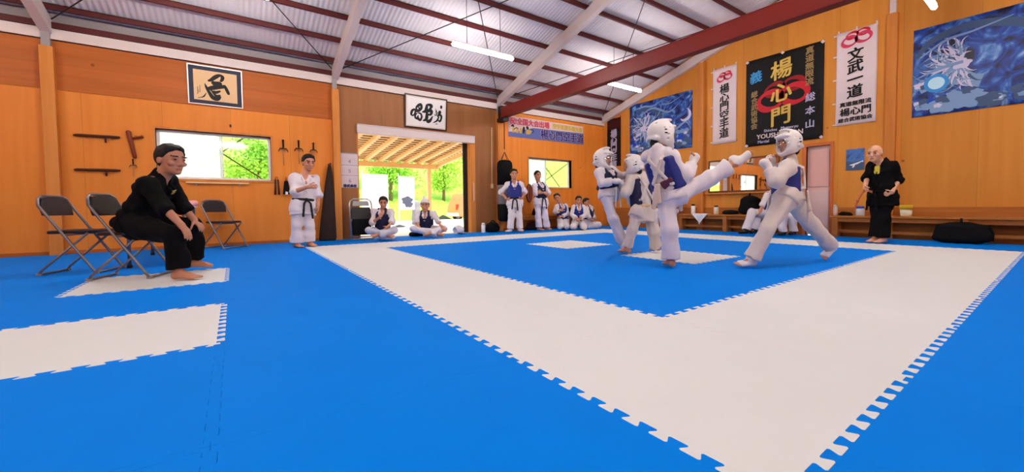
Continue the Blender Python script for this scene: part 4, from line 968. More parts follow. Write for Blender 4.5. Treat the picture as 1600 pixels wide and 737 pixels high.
b = MB(); b.box((-.27, -.92, .675), (.27, .92, .70)); b.build('tabletop', mat('table_white', (226, 206, 204), .45), t, bevel=.005)
for y in (-.86, .70):
    for x in (-.24, .24):
        b = MB(); b.tube([(x, y, .02), (x, y, .675)], .016, 8); b.build('leg', tube_grey, t, smooth=True)
    b = MB(); b.tube([(-.24, y, .34), (.24, y, .34)], .011, 8); b.build('crossbar', tube_grey, t)
    for x in (-.24, .24):
        b = MB(); b.lathe([(.024, 0), (.026, .03), (.017, .04)], (x, y, 0), 10); b.build('foot_cap', dark, t)
heap('pink_towel', 'pink folded towel on the white table behind the seated man', 'towel', (-.56, 7.62, .70), (.13, .17), .10, mat('towel_pink', (232, 160, 160), .8), 21)
t = thing('spectacles', 'dark framed spectacles on the end of the white table', 'spectacles', (-.50, 7.86, .70))
for q in (-.035, .035):
    b = MB(); b.tube([(q+.025*math.cos(a), 0, .025+.02*math.sin(a)) for a in np.linspace(0, 2*math.pi, 16)], .003, 6, False); b.build('rim', dark, t)
    b = MB(); b.tube([(q*1.8, 0, .03), (q*1.8, .11, .012)], .003, 6); b.build('temple', dark, t)
b = MB(); b.tube([(-.01, 0, .03), (.01, 0, .03)], .003, 6); b.build('bridge', dark, t)

# ------------------------------------------------------------------ outside: porch, banners, van, hill
b = MB(); b.box((-40, 9.0, -.5), (60, 60, -.15)); b.build('ground', mat('pale_concrete', (214, 204, 192), .8, var=.08, vscale=.6), kind='structure')
def zp(y): return 2.58-.105*(y-9.0)
po = thing('porch_roof', 'pale timber porch roof of rafters and slats outside the doorway', 'porch roof', (0, 0, 0))
for k in range(9):
    x = 2.15+.44*k
    b = MB(); b.plate([(9.02, zp(9.02)), (13.55, zp(13.55)), (13.55, zp(13.55)+.09), (9.02, zp(9.02)+.09)], x-.055, x+.055); b.v = [(y, q, z) for q, y, z in b.v]; b.build('rafter', timber_out, po)
b = MB()
for k in range(21):
    y = 9.12+.215*k; b.box((1.9, y-.075, zp(y)+.09), (6.0, y+.075, zp(y)+.11))
b.build('slats', timber_out, po)
b = MB(); b.plate([(9.02, zp(9.02)+.125), (13.7, zp(13.7)+.125), (13.7, zp(13.7)+.135), (9.02, zp(9.02)+.135)], 1.85, 6.05); b.v = [(y, q, z) for q, y, z in b.v]; b.build('roofing', wood_dk, po)
b = MB(); b.box((1.9, 13.25, 1.97), (5.95, 13.37, zp(13.3)+.0)); b.build('beam', timber_out, po)
b = MB(); b.box((5.52, 13.25, -.15), (5.64, 13.37, 1.97)); b.build('post', timber_out, po)
b = MB(); b.box((5.86, 9.02, 2.0), (5.95, 13.3, 2.12)); b.v = [(x, y, z+zp(y)-2.1) for x, y, z in b.v]; b.build('side_beam', timber_out, po)
for x in (2.0,):
    b = MB(); b.box((x-.06, 13.25, -.15), (x+.06, 13.37, 1.97)); b.build('post', timber_out, po)
def nobori(label, x, y, wd, z0, z1, prn):
    t = thing('banner_flag', label, 'banner flag', (x, y, -.15), math.radians(0), 'banner flags outside')
    b = MB(); b.tube([(-wd/2-.03, 0, 0), (-wd/2-.03, 0, z1+.3)], .015, 8); b.tube([(-wd/2-.03, 0, z1+.17), (wd/2, 0, z1+.17)], .01, 8); b.build('pole', white_p, t)
    b = MB(); b.box((-wd/2, -.004, z0+.15), (wd/2, .004, z1+.15)); b.build('cloth', mat('flag_white', (240, 232, 236), .8), t)
    if prn:
        b = MB(); rs = random.Random(4); puff(b, 0, z0+.52, .22, -.008, rs); puff(b, .06, z0+.36, .17, -.0095, rs); b.build('print', mat('flag_print', (70, 74, 92), .7), t)
        b = MB(); b.box((-wd*.18, -.007, z0+.95), (wd*.18, -.005, z1-.1)); b.build('stripe', mat('flag_pink', (226, 170, 196), .7), t)
    b = MB(); b.lathe([(.22, 0), (.22, .04), (.05, .10)], (-wd/2-.03, 0, 0), 14); b.build('base', dark, t)
nobori('plain white banner flag outside behind the left seated boy', 4.48, 15.9, .95, .45, 1.9, False)
nobori('white banner flag with pink stripe and dark print outside the doorway', 5.72, 15.9, .62, .55, 1.85, True)
t = thing('stone_block', 'grey upright stone slab outside behind the toweled man', 'stone', (6.35, 16.6, -.15))
s = Soft(); s.ecap((0, 0, .1), (0, 0, 1.0), (.20, .15), (.17, .12), (1, 0, 0), endr=.08); soft_obj('slab', s.mesh(.02, fold=.01, seed=2), mat('stone_grey', (128, 126, 130), .8), t)
t = thing('kerb', 'long pale concrete kerb across the yard outside', 'kerb', (4, 19.0, -.15))
b = MB(); b.box((-8, 0, 0), (9, .18, .14)); b.build('kerb_stone', mat('kerb', (220, 204, 196), .8), t, bevel=.02)
# the van
van = mat('van_orange', (176, 112, 68), .3, spec=.5); tyre = mat('tyre', (30, 28, 30), .7)
t = thing('van', 'orange brown small van parked outside, half hidden by the door edge', 'van', (11.35, 19.2, -.15), math.radians(0))
def body_prof():
    return [(-1.62, .28), (-1.66, .62), (-1.60, .86), (-1.45, 1.22), (-1.32, 1.48), (-1.15, 1.56), (.8, 1.58), (1.05, 1.50), (1.45, 1.0), (1.62, .85), (1.68, .45), (1.62, .26), (1.40, .24)]
def arch(cx): return [(cx+.32*math.cos(a), .24+.32*math.sin(a)) for a in np.linspace(0, math.pi, 9)]
pr = body_prof()+arch(1.05)+arch(-1.05)+[(-1.40, .24)]
b = MB(); b.plate(pr, 0, 1.45); b.build('body', van, t, bevel=.05)
for x0, x1 in ((-1.30, -.42), (-.36, .42), (.48, 1.12)):
    b = MB(); sl = .10 if x0 < -1 else 0; sr = .28 if x1 > 1 else 0
    b.plate([(x0, .95), (x1, .95), (x1-sr, 1.42), (x0+sl, 1.42)], -.012, .02); b.build('window', mat('van_glass', (150, 170, 150), .1, spec=.6), t, bevel=.01)
for x in (-1.05, 1.05):
    for y in (.08, 1.37):
        b = MB(); b.lathe([(.20, -.09), (.29, -.08), (.30, 0), (.29, .08), (.20, .09)], n=24); b.v = [(x+p, y+r, .30+q) for p, q, r in b.v]; w_ = b.build('wheel', tyre, t, smooth=True)
        b = MB(); b.lathe([(.06, -.10), (.17, -.095), (.17, .095), (.06, .10)], n=18); b.v = [(x+p, y+r, .30+q) for p, q, r in b.v]; b.build('hub_cap', chrome, w_)
b = MB(); b.box((-1.68, .12, .62), (-1.60, .34, .92)); b.build('tail_lamp', mat('lamp_red', (190, 40, 36), .3), t, bevel=.01)
b = MB(); b.box((-1.70, .05, .28), (-1.55, 1.40, .46)); b.build('bumper', mat('van_bumper', (220, 200, 180), .4), t, bevel=.03)

leaf_m = [mat('leaf_a', (126, 186, 46), .7, var=.35, vscale=6), mat('leaf_b', (96, 162, 50), .7, var=.35, vscale=6), mat('leaf_c', (166, 204, 72), .7, var=.3, vscale=6)]
# hillside
def rise(x, y): return 10.0*max(0, (y-21.6)/38.4)**.85
vs = []; fs = []; nx, ny = 90, 24
for j in range(ny+1):
    for i in range(nx+1):
        x = -45+i*130/nx; y = 21.6+j*1.6
        vs.append((x, y, -.3+rise(x, y)+.35*math.sin(x*1.7+j)*math.sin(y*1.1)+.2*math.sin(x*3.3)))
for j in range(ny):
    for i in range(nx): fs.append((j*(nx+1)+i, j*(nx+1)+i+1, (j+1)*(nx+1)+i+1, (j+1)*(nx+1)+i))
me = bpy.data.meshes.new('hill'); me.from_pydata(vs, [], fs)
for p in me.polygons: p.use_smooth = True
link('hill', me, mat('hill_green', (140, 186, 64), .9, var=.4, vscale=1.5, bump=1.0, bscale=4), kind='structure')
trunk_m = mat('bark', (110, 88, 62), .9)
def tree(label, x, y, z, h, r, m, seed):
    t = thing('tree', label, 'tree', (x, y, z), 0, 'trees on the slope outside'); rs = np.random.RandomState(seed)
    b = MB(); b.tube([(0, 0, -.3), (.05, 0, h*.3), (-.05, .05, h*.62)], [.12, .09, .04], 8)
    for k in range(5):
        a = k*1.3; b.tube([(0, 0, h*(.3+.06*k)), (r*.5*math.cos(a), r*.5*math.sin(a), h*(.5+.06*k))], [.04, .015], 6)
    b.build('trunk', trunk_m, t, smooth=True)
    nl = 3200; c = rs.normal(size=(26, 3)); c = c/np.linalg.norm(c, axis=1, keepdims=True)*rs.uniform(.3, .95, (26, 1))*V(r, r, h*.42)+V(0, 0, h*.54)
    P = c[rs.randint(0, 26, nl)]+rs.normal(size=(nl, 3))*r*.22; A = rs.normal(size=(nl, 3)); A /= np.linalg.norm(A, axis=1, keepdims=True); B = np.cross(A, rs.normal(size=(nl, 3))); B /= np.linalg.norm(B, axis=1, keepdims=True); s = rs.uniform(.05, .11, (nl, 1))
    vs = np.stack([P-A*s, P-B*s*.6, P+A*s, P+B*s*.6], 1).reshape(-1, 3); fs = [(4*i, 4*i+1, 4*i+2, 4*i+3) for i in range(nl)]
    me = bpy.data.meshes.new('crown'); me.from_pydata(vs.tolist(), [], fs); o = link('crown', me, m, t)
for k, (x, y, z, h, r, q) in enumerate(((4.0, 25, 0, 3.6, 1.35, 1), (8, 25.2, 0, 3.6, 1.35, 0), (11.5, 25, 0, 4.4, 1.4, 2), (15, 25.3, 0, 4.3, 1.4, 0), (18.5, 25, 0, 4.0, 1.35, 1),
        (1, 23, 0, 4.4, 1.4, 0), (-2.4, 24, 0, 4.6, 1.4, 1), (6.3, 29.2, 1.2, 4.2, 1.4, 2), (9.8, 29, 1.2, 4.2, 1.4, 0), (13.2, 29.2, 1.2, 4.2, 1.4, 1), (16.8, 29, 1.0, 4.0, 1.4, 2))):
    tree(['yellow green leafy tree seen through the wide doorway', 'darker green leafy tree on the slope outside', 'pale lime green tree on the slope outside'][q] if x > 3 else 'leafy tree on the slope outside the left window', x, y, rise(x, y)-.35, h, r, leaf_m[q], k)

# ------------------------------------------------------------------ people
skin_t = mat('skin_tan', (196, 134, 104), .55, spec=.3); skin_l = mat('skin_light', (216, 160, 130), .55, spec=.3)
eye_m = mat('eye_dark', (30, 22, 20), .3); lip_m = mat('lips', (168, 96, 82), .5)
hair_b = mat('hair_black', (22, 17, 16), .6); hair_g = mat('hair_grey', (96, 84, 80), .7)
navy = mat('vest_navy', (30, 40, 118), .55, spec=.3); navy_dk = mat('vest_dark_navy', (24, 26, 62), .6)
pad = mat('pad_white', (226, 218, 216), .5); visor_m = glass('visor', (.93, .95, .96), .08)
jet = mat('dogi_black', (10, 9, 11), .85, spec=.12); belt_b = mat('belt_black', (18, 18, 22), .6)

def person(label, D, J, head, hpx, yaw, pitch=0.0, tilt=0.0, skin=None, hair='short', hair_mat=None, s=0.92, dogi_m=None, trouser_m=None,
           top='half', seated=False, vest=None, belt=None, helmet=False, gloves=False, guards=False, feet='bare', hands='relaxed', ground=True, vo=0.0075, vc=0.010, seed=1, flare=1.1, hem=None, extra=None, bulk=1.0, skirt=.15, strapback=False):
    skin = skin or skin_t; dogi_m = dogi_m or dogi; trouser_m = trouser_m or dogi_m; hair_mat = hair_mat or hair_b
    P = {k: at(v[0], v[1], D+(v[2] if len(v) > 2 else 0)) for k, v in J.items()}
    for sd in 'lr':                                            # feet that stand rest on the mat
        if 't'+sd in P and not J['t'+sd][3:]:
            if ground: P['t'+sd][2] = .022*s; P['a'+sd][2] = max(.075*s, min(P['a'+sd][2], .11*s))
    hd = at(head[0], head[1], D+(head[2] if len(head) > 2 else 0)); hs = (hpx/FPX*D)/0.235
    base = (P['hl']+P['hr'])/2*1.0; base[2] = 0.0
    # head frame
    vr = unit(V(VR[0], VR[1], 0)); vb = unit(V(-VF[0], -VF[1], 0)); cy, sy = math.cos(math.radians(yaw)), math.sin(math.radians(yaw)); cp, sp = math.cos(math.radians(pitch)), math.sin(math.radians(pitch))
    fw = unit((cy*vb+sy*vr)*cp+V(0, 0, sp)); up = unit(V(0, 0, 1)+vr*math.sin(math.radians(tilt))); up = unit(up-fw*(up@fw)); rt = np.cross(fw, up)
    HR = np.array([rt, fw, up]); H = lambda a, c, e: hd+hs*(a*rt+c*fw+e*up)
    msh = (P['sl']+P['sr'])/2; pel = (P['hl']+P['hr'])/2; tup = unit(msh-pel); ssd = unit(P['sr']-P['sl']); hsd = unit(P['hr']-P['hl'])
    sfr = unit(np.cross(tup, ssd)); hfr = unit(np.cross(tup, hsd)); nb = msh+tup*.03*s; tl = np.linalg.norm(msh-pel)
    sw = max(np.linalg.norm(P['sr']-P['sl'])/2, .12*s)
    chest = msh-tup*.10*s; waist = pel+(msh-pel)*.32; bs = s*bulk
    # ---- body: one continuous surface
    b = Soft()
    b.ecap(pel-tup*.02, waist, (.145*bs, .105*bs), (.125*bs, .095*bs), hsd, k=.04); b.ecap(waist, chest, (.125*bs, .095*bs), (.15*bs, .105*bs), ssd, k=.05)
    b.ecap(chest, msh-tup*.01, (.15*bs, .10*bs), (.10*bs, .06*s), ssd, k=.05); b.cap(nb-tup*.02*s, hd-up*.055*hs-fw*.02*hs, .058*bs, .054*hs, k=.03)
    for sd in 'lr':
        S_, E_, W_ = P['s'+sd], P['e'+sd], P['w'+sd]
        b.cap(msh+(S_-msh)*.5, S_, .06*s, .055*s, k=.04); b.cap(S_, E_, .052*s, .040*s, k=.03); b.cap(E_, W_, .040*s, .027*s, k=.015)
        hdv = unit(P['h'+sd+'d']-W_) if 'h'+sd+'d' in P else unit(W_-E_)
        ref = {'l': -1, 'r': 1}[sd]; inw = unit(msh-tup*.2-W_); n = inw-hdv*(inw@hdv); n = unit(n)
        style = hands if isinstance(hands, str) else hands[sd]
        if style == 'down': n = V(0, 0, -1.0); n = unit(n-hdv*(n@hdv))
        if style == 'camera': n = unit(-VF-hdv*(-VF@hdv))
        side = np.cross(hdv, n)*ref; side = unit(side)            # towards the thumb
        q = s*1.0; pc = W_+hdv*.085*q
        b.cap(W_, W_+hdv*.02*q, .026*s, .026*q, k=.015); b.ecap(W_+hdv*.015*q, pc, (.030*q, .017*q), (.040*q, .014*q), side, k=.012, endr=.012)
        curl = {'relaxed': .45, 'fist': 1.45, 'down': .25, 'flat': .12, 'grip': 1.1, 'camera': .4}[style]
        for f, (o, Lf) in enumerate(((.029, .070), (.010, .078), (-.010, .073), (-.028, .058))):
            p = pc+side*o*q-hdv*.004; dv = unit(hdv+side*o*2.0); a = 0
            for seg, fr in enumerate((.45, .32, .26)):
                a += curl*(.75 if seg == 0 else .95); d = dv*math.cos(a)+n*math.sin(a); p2 = p+d*Lf*fr*q
                b.cap(p, p2, (.0098-.0008*seg)*q, (.0092-.0008*seg)*q, k=.004); p = p2
        p = W_+hdv*.028*q+side*.024*q; d = unit(hdv*.75+side*.75+n*.25); 
        for seg, (Lf, rr) in enumerate(((.042, .0125), (.033, .0105), (.026, .0095))):
            p2 = p+d*Lf*q; b.cap(p, p2, rr*q, rr*.92*q, k=.006); p = p2; d = unit(d+n*(.35+curl*.35)-side*(.15+.3*curl))
        A_, K_, T_ = P['a'+sd], P['k'+sd], P['t'+sd]; HJ = P['h'+sd]
        b.cap(HJ, K_, .080*bs, .056*s, k=.05); b.cap(K_, K_+(A_-K_)*.35, .054*s, .052*s, k=.03); b.cap(K_+(A_-K_)*.3, A_, .053*s, .033*s, k=.02)
        fd = T_-A_; 
        grounded = ground and not J['t'+sd][3:]
        if grounded: fd = V(fd[0], fd[1], 0)
        fl = unit(fd); sh = unit(A_-K_); fs_ = np.cross(fl, -sh); fs_ = unit(fs_); dn = unit(np.cross(fs_, fl)); dn = dn if dn@sh > 0 else -dn
        heel = A_-fl*.045*s+dn*.035*s; ball = A_+fl*.125*s+dn*.048*s
        b.cap(A_, heel, .034*s, .030*s, k=.02); b.ecap(heel, ball, (.030*s, .027*s), (.043*s, .018*s), fs_, k=.02); b.cap(A_+dn*.005, ball-dn*.01*s, .032*s, .018*s, k=.03)
        for f in range(5):
            o = (-.034+.017*f)*(1 if sd == 'r' else -1); Lf = (.052, .046, .042, .037, .03)[f if True else 0]; rr = (.0125, .010, .0095, .009, .0085)[f]
            p = ball+fs_*o*s; b.cap(p, p+fl*Lf*s+dn*.004*s, rr*s*1.1, rr*s, k=.006)
        P['fl'+sd] = fl; P['fs'+sd] = fs_; P['dn'+sd] = dn; P['ball'+sd] = ball; P['heel'+sd] = heel
    h = hs
    b.ell(H(0, -.008, .022), (.076*h, .094*h, .094*h), HR, k=.02); b.ell(H(0, .022, -.052), (.058*h, .066*h, .062*h), HR, k=.03); b.ell(H(0, .070, -.088), (.026*h, .024*h, .02*h), HR, k=.02)
    b.cap(H(0, .082, .012), H(0, .106, -.026), .010*h, .014*h, k=.012); b.ell(H(0, .092, -.030), (.020*h, .012*h, .010*h), HR, k=.01)
    for q in (-1, 1):
        b.ell(H(q*.034, .088, .032), (.024*h, .010*h, .007*h), HR, k=.008); b.ell(H(q*.033, .094, .012), (.018*h, .014*h, .010*h), HR, k=0, op='sub'); b.ell(H(q*.033, .076, .012), (.0155*h, .0145*h, .0145*h), HR, k=.002)
        b.ell(H(q*.079, -.008, -.004), (.011*h, .022*h, .032*h), HR, k=.008); b.ell(H(q*.048, .066, -.022), (.022*h, .018*h, .018*h), HR, k=.015)
    b.ell(H(0, .084, -.060), (.024*h, .010*h, .006*h), HR, k=.006); b.ell(H(0, .082, -.069), (.020*h, .010*h, .006*h), HR, k=.006)
    body = soft_obj('person', b.mesh(vo), [skin, eye_m, lip_m, hair_mat], None, base)
    body.location = base; tag(body, label, 'person')
    me = body.data; nP = len(me.polygons); cen = np.empty(nP*3, np.float32); me.polygons.foreach_get('center', cen); cen = cen.reshape(-1, 3)+base-hd
    loc = cen@HR.T/h; mi = np.zeros(nP, np.int32)
    for q in (-1, 1):
        mi[(((loc[:, 0]-q*.033)/.012)**2+((loc[:, 2]-.012)/.006)**2 < 1) & (loc[:, 1] > .05)] = 1
        mi[(np.abs(loc[:, 0]-q*.035) < .022) & (np.abs(loc[:, 2]-.036) < .005) & (loc[:, 1] > .06)] = 3
    mi[((loc[:, 0]/.024)**2+((loc[:, 2]+.064)/.010)**2 < 1) & (loc[:, 1] > .06)] = 2
    me.polygons.foreach_set('material_index', mi)
    # ---- hair
    if hair:
        c = Soft(); z = {'short': .0, 'bald': -.01, 'buzz': .0}.get(hair, 0)
        g = {'short': .012, 'buzz': .006, 'bald': .004, 'long': .014}[hair]
        cut = [(H(0, .030, .03), unit(fw*.95-up*.55))] if hair != 'bald' else [(H(0, -.02, .005), unit(fw*.8+up*1.0))]
        cut += [(H(0, 0, -.08), -up)]
        c.ell(H(0, -.012, .026), ((.080+g)*h, (.096+g)*h, (.092+g)*h), HR, k=0, cut=cut)
        if hair == 'short':
            for q in range(7): a = q*.9; c.ell(H(.045*math.cos(a), .015+.03*math.sin(a), .094), (.026*h, .028*h, .020*h), HR, k=.02)
        if helmet: c.ell(H(0, -.075, -.075), (.062*h, .038*h, .045*h), HR, k=.02)
        for q in (-1, 1): c.ell(H(q*.082, .006, -.012), (.02*h, .024*h, .03*h), HR, k=0, op='sub')
        soft_obj('hair', c.mesh(vc*.75, fold=.003*h, fscale=2.5, seed=seed), hair_mat, body, base)
    # ---- trousers
    c = Soft(); tr = .100*bs
    c.ecap(pel-tup*.03, pel+tup*.14*s, (.17*bs, .13*bs), (.15*bs, .125*bs), hsd, k=.05)
    for sd in 'lr':
        K_, A_ = P['k'+sd], P['a'+sd]; dv = unit(A_-K_); hm = A_-dv*(.012 if hem is None else (hem[sd] if isinstance(hem, dict) else hem)); fr = flare*s
        c.cap(P['h'+sd], K_, tr, .077*s, k=.06); c.cap(K_, hm+dv*.06, .077*s, .082*fr, k=.05, cut=[(hm, dv)])
    planes = [(V(0, 0, .004), V(0, 0, -1))]
    soft_obj('trousers', c.mesh(vc, fold=.015, fscale=.8, seed=seed, planes=planes), trouser_m, body, base)
    # ---- jacket
    c = Soft(); sk = pel-tup*skirt*s
    c.ecap(chest, msh-tup*.005, (.172*bs, .122*bs), (.12*bs, .078*s), ssd, k=.05); c.ecap(waist, chest, (.152*bs, .122*bs), (.172*bs, .125*bs), ssd, k=.05)
    c.ecap(sk, waist, (.195*bs, .155*bs), (.152*bs, .122*bs), hsd, k=.04, cut=[(sk, -tup)])
    if not seated:
        for sd in 'lr': c.cap(P['h'+sd], P['h'+sd]+(P['k'+sd]-P['h'+sd])*min(.5, skirt*1.6), .125*bs, .125*s, k=.04, cut=[(P['h'+sd]+(P['k'+sd]-P['h'+sd])*min(.4, skirt*1.6), unit(P['k'+sd]-P['h'+sd]))])
    for sd in 'lr':
        S_, E_, W_ = P['s'+sd], P['e'+sd], P['w'+sd]; ln = {'half': .22, 'long': .86, 'elbow': .05}[top]; dv = unit(W_-E_); en = E_+(W_-E_)*ln
        c.cap(msh+(S_-msh)*.45, S_-tup*.012*s, .066*s, .064*bs, k=.05); c.cap(S_-tup*.012*s, E_, .065*bs, .066*s, k=.05); c.cap(E_, en+dv*.05, .066*s, .070*s, k=.04, cut=[(en, dv)])
    c.cap(nb-tup*.03*s-sfr*.01*s, nb+tup*.035*s-sfr*.018*s, .088*s, .070*s, k=.04)
    c.cap(nb+tup*.06*s+sfr*.02, nb-tup*.05*s+sfr*.10*s, .050*s, .030*s, k=0, op='sub'); c.cap(nb-tup*.04*s+sfr*.115*s, chest-tup*.06*s+sfr*.14*s, .036*s, .012*s, k=0, op='sub'); c.cap(nb, nb+tup*.12, .058*s, .06*s, k=0, op='sub')
    jk = soft_obj('jacket', c.mesh(vc, fold=.013, fscale=.9, seed=seed+50, planes=planes), dogi_m, body, base)
    # lapels
    c = Soft()
    for q in (-1, 1):
        a0 = nb+tup*.02*s+ssd*q*.055*s-sfr*.01*s; a1 = nb-tup*.06*s+ssd*q*.06*s+sfr*.118*bs; a2 = waist+tup*.02+sfr*.128*bs-ssd*q*.03*s
        c.cap(a0, a1, .017*s, .016*s, k=.01); c.cap(a1, a2, .016*s, .014*s, k=.01)
    soft_obj('lapel', c.mesh(.008), dogi_m, body, base)
    # ---- belt
    wr = unit(hsd*.5+ssd*.5); bc = pel+tup*.085*s if not seated else pel+tup*.07*s; bf = unit(np.cross(tup, wr))
    if belt is not None:
        c = Soft(); c.ecap(bc-tup*.03, bc+tup*.03, (.178*bs, .147*bs), (.172*bs, .142*bs), wr, k=0, cut=[(bc+tup*.021*s, tup), (bc-tup*.021*s, -tup)])
        kn = bc+bf*.150*bs; c.ell(kn, (.034*s, .03*s, .026*s), np.array([wr, bf, tup]), k=.01); out = bf*.03*s
        if not seated:
            for q, Lq in ((-1, .25), (1, .22)):
                p1 = kn+wr*q*.05*s-V(0, 0, .07)*s+out; p2 = p1+wr*q*.025*s-V(0, 0, Lq)*s+out*.3; c.ecap(kn, p1, (.019*s, .009), (.020*s, .009), wr, k=.008, endr=.008); c.ecap(p1, p2, (.020*s, .009), (.021*s, .009), wr, k=.004, endr=.008)
        else:
            for q in (-1, 1): c.ecap(kn, kn+wr*q*.10*s+out*1.5-tup*.03*s, (.019*s, .009), (.020*s, .009), tup, k=.008, endr=.008)
        soft_obj('belt', c.mesh(.0085), belt, body, base)
    # ---- chest protector
    if vest is not None:
        c = Soft(); lo = bc+tup*(.012 if not strapback else -.03)*s; hi = msh-tup*.05*s; lim = -.035 if not strapback else -.115
        c.ecap(waist-tup*.12*s, chest, (.190*bs, .162*bs), (.192*bs, .162*bs), ssd, k=.03, cut=[(lo, -tup), (hi, tup), (chest+sfr*lim*s, -sfr)])
        nk = hi+sfr*.14*s; c.cap(nk-sfr*.1, nk+sfr*.1, .062*s, .062*s, k=0, op='sub')
        for q in (-1, 1):
            p0 = hi-tup*.03*s+ssd*q*.095*s+sfr*.125*s; p1 = msh+tup*.068*s+ssd*q*.085*s+sfr*.02*s; p0 = p0+sfr*.012*s; p1 = p1+tup*.008*s; c.ecap(p0, p1, (.034*s, .016), (.030*s, .016), ssd, k=.015, endr=.01)
        vo_ = soft_obj('chest_protector', c.mesh(.009), vest, body, base)
        c = Soft()
        for q in (-1, 1):
            p1 = msh+tup*.068*s+ssd*q*.085*s+sfr*.02*s; p2 = msh-tup*.05*s+ssd*q*.07*s-sfr*.138*s; p3 = waist-ssd*q*.10*s-sfr*.150*s
            c.ecap(p1, p2, (.022*s, .010), (.022*s, .010), ssd, k=.008, endr=.008); c.ecap(p2, p3, (.022*s, .010), (.022*s, .010), ssd, k=.008, endr=.008); c.ecap(p3, waist-ssd*q*.165*s+sfr*.01, (.02*s, .010), (.02*s, .010), tup, k=.008, endr=.008)
        soft_obj('strap', c.mesh(.0085), dogi_warm if strapback else navy_dk, vo_, base)
        c = Soft(); lc = hi-tup*.105*s+sfr*.158*s+ssd*.0*s; c.ell(lc, (.028*s, .010*s, .010*s), np.array([ssd, sfr, tup])); soft_obj('white_mark', c.mesh(.005), white_p, vo_, base)
    # ---- head guard with clear visor
    if helmet:
        c = Soft(); c.ell(H(0, -.012, .035), (.112*h, .130*h, .118*h), HR, k=.02); c.ell(H(0, .012, -.055), (.104*h, .105*h, .075*h), HR, k=.03)
        for q in (-1, 1): c.ell(H(q*.098, -.005, -.015), (.026*h, .055*h, .058*h), HR, k=.02)
        c.ell(H(0, .045, .148), (.05*h, .06*h, .016*h), HR, k=.02); c.ell(H(0, .088, .080), (.088*h, .040*h, .022*h), HR, k=.012); c.ell(H(0, -.098, -.035), (.092*h, .044*h, .040*h), HR, k=.012); c.cap(H(0, .10, -.098), H(0, .085, -.105), .030*h, .030*h, k=.03)
        for q in (-1, 1): c.cap(H(q*.045, .10, .125), H(q*.05, -.11, .10), .009*h, .009*h, k=0, op='sub')
        c.ell(H(0, .135, -.016), (.070*h, .105*h, .082*h), HR, k=0, op='sub'); c.cap(H(0, -.02, -.06), H(0, -.03, -.20), .070*h, .085*h, k=0, op='sub')
        c.ell(H(0, -.11, -.085), (.075*h, .06*h, .05*h), HR, k=0, op='sub')
        for q in (-1, 1):
            for (yy, zz) in ((-.005, -.005), (-.04, .055), (.02, .06), (-.012, -.045)): c.ell(H(q*.125, yy, zz), (.03*h, .015*h, .009*h), HR, k=0, op='sub')
        hm_ = soft_obj('headguard', c.mesh(.0075), pad, body, base)
        for q in (-1, 1):
            for (yy, zz) in ((-.03, .008), (-.028, .040)):
                m_ = MB(); m_.ball((0, 0, 0), (.010*h, .017*h, .007*h), 10, 6); vn = m_.build('vent_hole', blackm, hm_, smooth=True); cc = H(q*(.119 if zz < .02 else .110), yy, zz)-base; vn.matrix_local = Matrix(((rt[0], fw[0], up[0], cc[0]), (rt[1], fw[1], up[1], cc[1]), (rt[2], fw[2], up[2], cc[2]), (0, 0, 0, 1)))
        vs = []; fs = []; n1, n2 = 16, 10
        for j in range(n2+1):
            for i in range(n1+1):
                a = math.radians(-62+124*i/n1); e = math.radians(-48+86*j/n2); vs.append(H(.100*math.sin(a)*math.cos(e), .132*math.cos(a)*math.cos(e)+.005, .118*math.sin(e)-.012)-base)
        for j in range(n2):
            for i in range(n1): fs.append((j*(n1+1)+i, j*(n1+1)+i+1, (j+1)*(n1+1)+i+1, (j+1)*(n1+1)+i))
        m2 = bpy.data.meshes.new('visor'); m2.from_pydata([tuple(map(float, v)) for v in vs], [], fs)
        for p in m2.polygons: p.use_smooth = True
        o = link('visor', m2, visor_m, hm_); q = o.modifiers.new('thick', 'SOLIDIFY'); q.thickness = .003
    # ---- gloves and foot guards
    if gloves:
        for sd in 'lr':
            W_ = P['w'+sd]; hdv = unit(P['h'+sd+'d']-W_) if 'h'+sd+'d' in P else unit(W_-P['e'+sd])
            c = Soft(); c.cap(W_-hdv*.05*s, W_+hdv*.01*s, .044*s, .040*s, k=.02); c.ell(W_+hdv*.062*s, (.058*s, .052*s, .048*s), k=.03)
            soft_obj('glove', c.mesh(.008, fold=.003, seed=seed), pad, body, base)
    if guards or feet == 'sock':
        for sd in 'lr':
            if feet != 'sock' and guards not in (True, sd): continue
            fl, fs_, dn = P['fl'+sd], P['fs'+sd], P['dn'+sd]; A_ = P['a'+sd]; c = Soft()
            c.cap(A_-dn*.03*s, A_+dn*.01*s, .054*s, .052*s, k=.03); c.ecap(P['heel'+sd]-dn*.004, P['ball'+sd]+fl*(.005 if feet != 'sock' else .05)*s-dn*.004, (.040*s, .036*s), (.054*s, .032*s), fs_, k=.03)
            soft_obj('foot_guard' if feet != 'sock' else 'sock', c.mesh(.008, planes=planes if not J['t'+sd][3:] else None), pad if feet != 'sock' else hair_b, body, base)
    if extra: extra(locals())
    return body

def front_print(name, txt, size, m, off_u, off_t, depth, bold=.01):
    """small embroidered characters lying on the jacket front"""
    def f(L):
        base, ssd, tup, sfr, chest, s = L['base'], L['ssd'], L['tup'], L['sfr'], L['chest'], L['s']
        o = text(name, txt, 0, 0, size, m, L['body'], y=0, bold=bold, th=.006, spacing=.95)
        c = chest+ssd*off_u*s+tup*off_t*s+sfr*depth*L['bs']-base; n = unit(sfr+ssd*off_u*5)
        xx = unit(-(ssd-n*(ssd@n))); zz = np.cross(xx, -n); zz = unit(zz if zz[2] > 0 else -zz); xx = np.cross(-n, zz)
        o.matrix_local = Matrix(((xx[0], -n[0], zz[0], c[0]), (xx[1], -n[1], zz[1], c[1]), (xx[2], -n[2], zz[2], c[2]), (0, 0, 0, 1)))
    return f

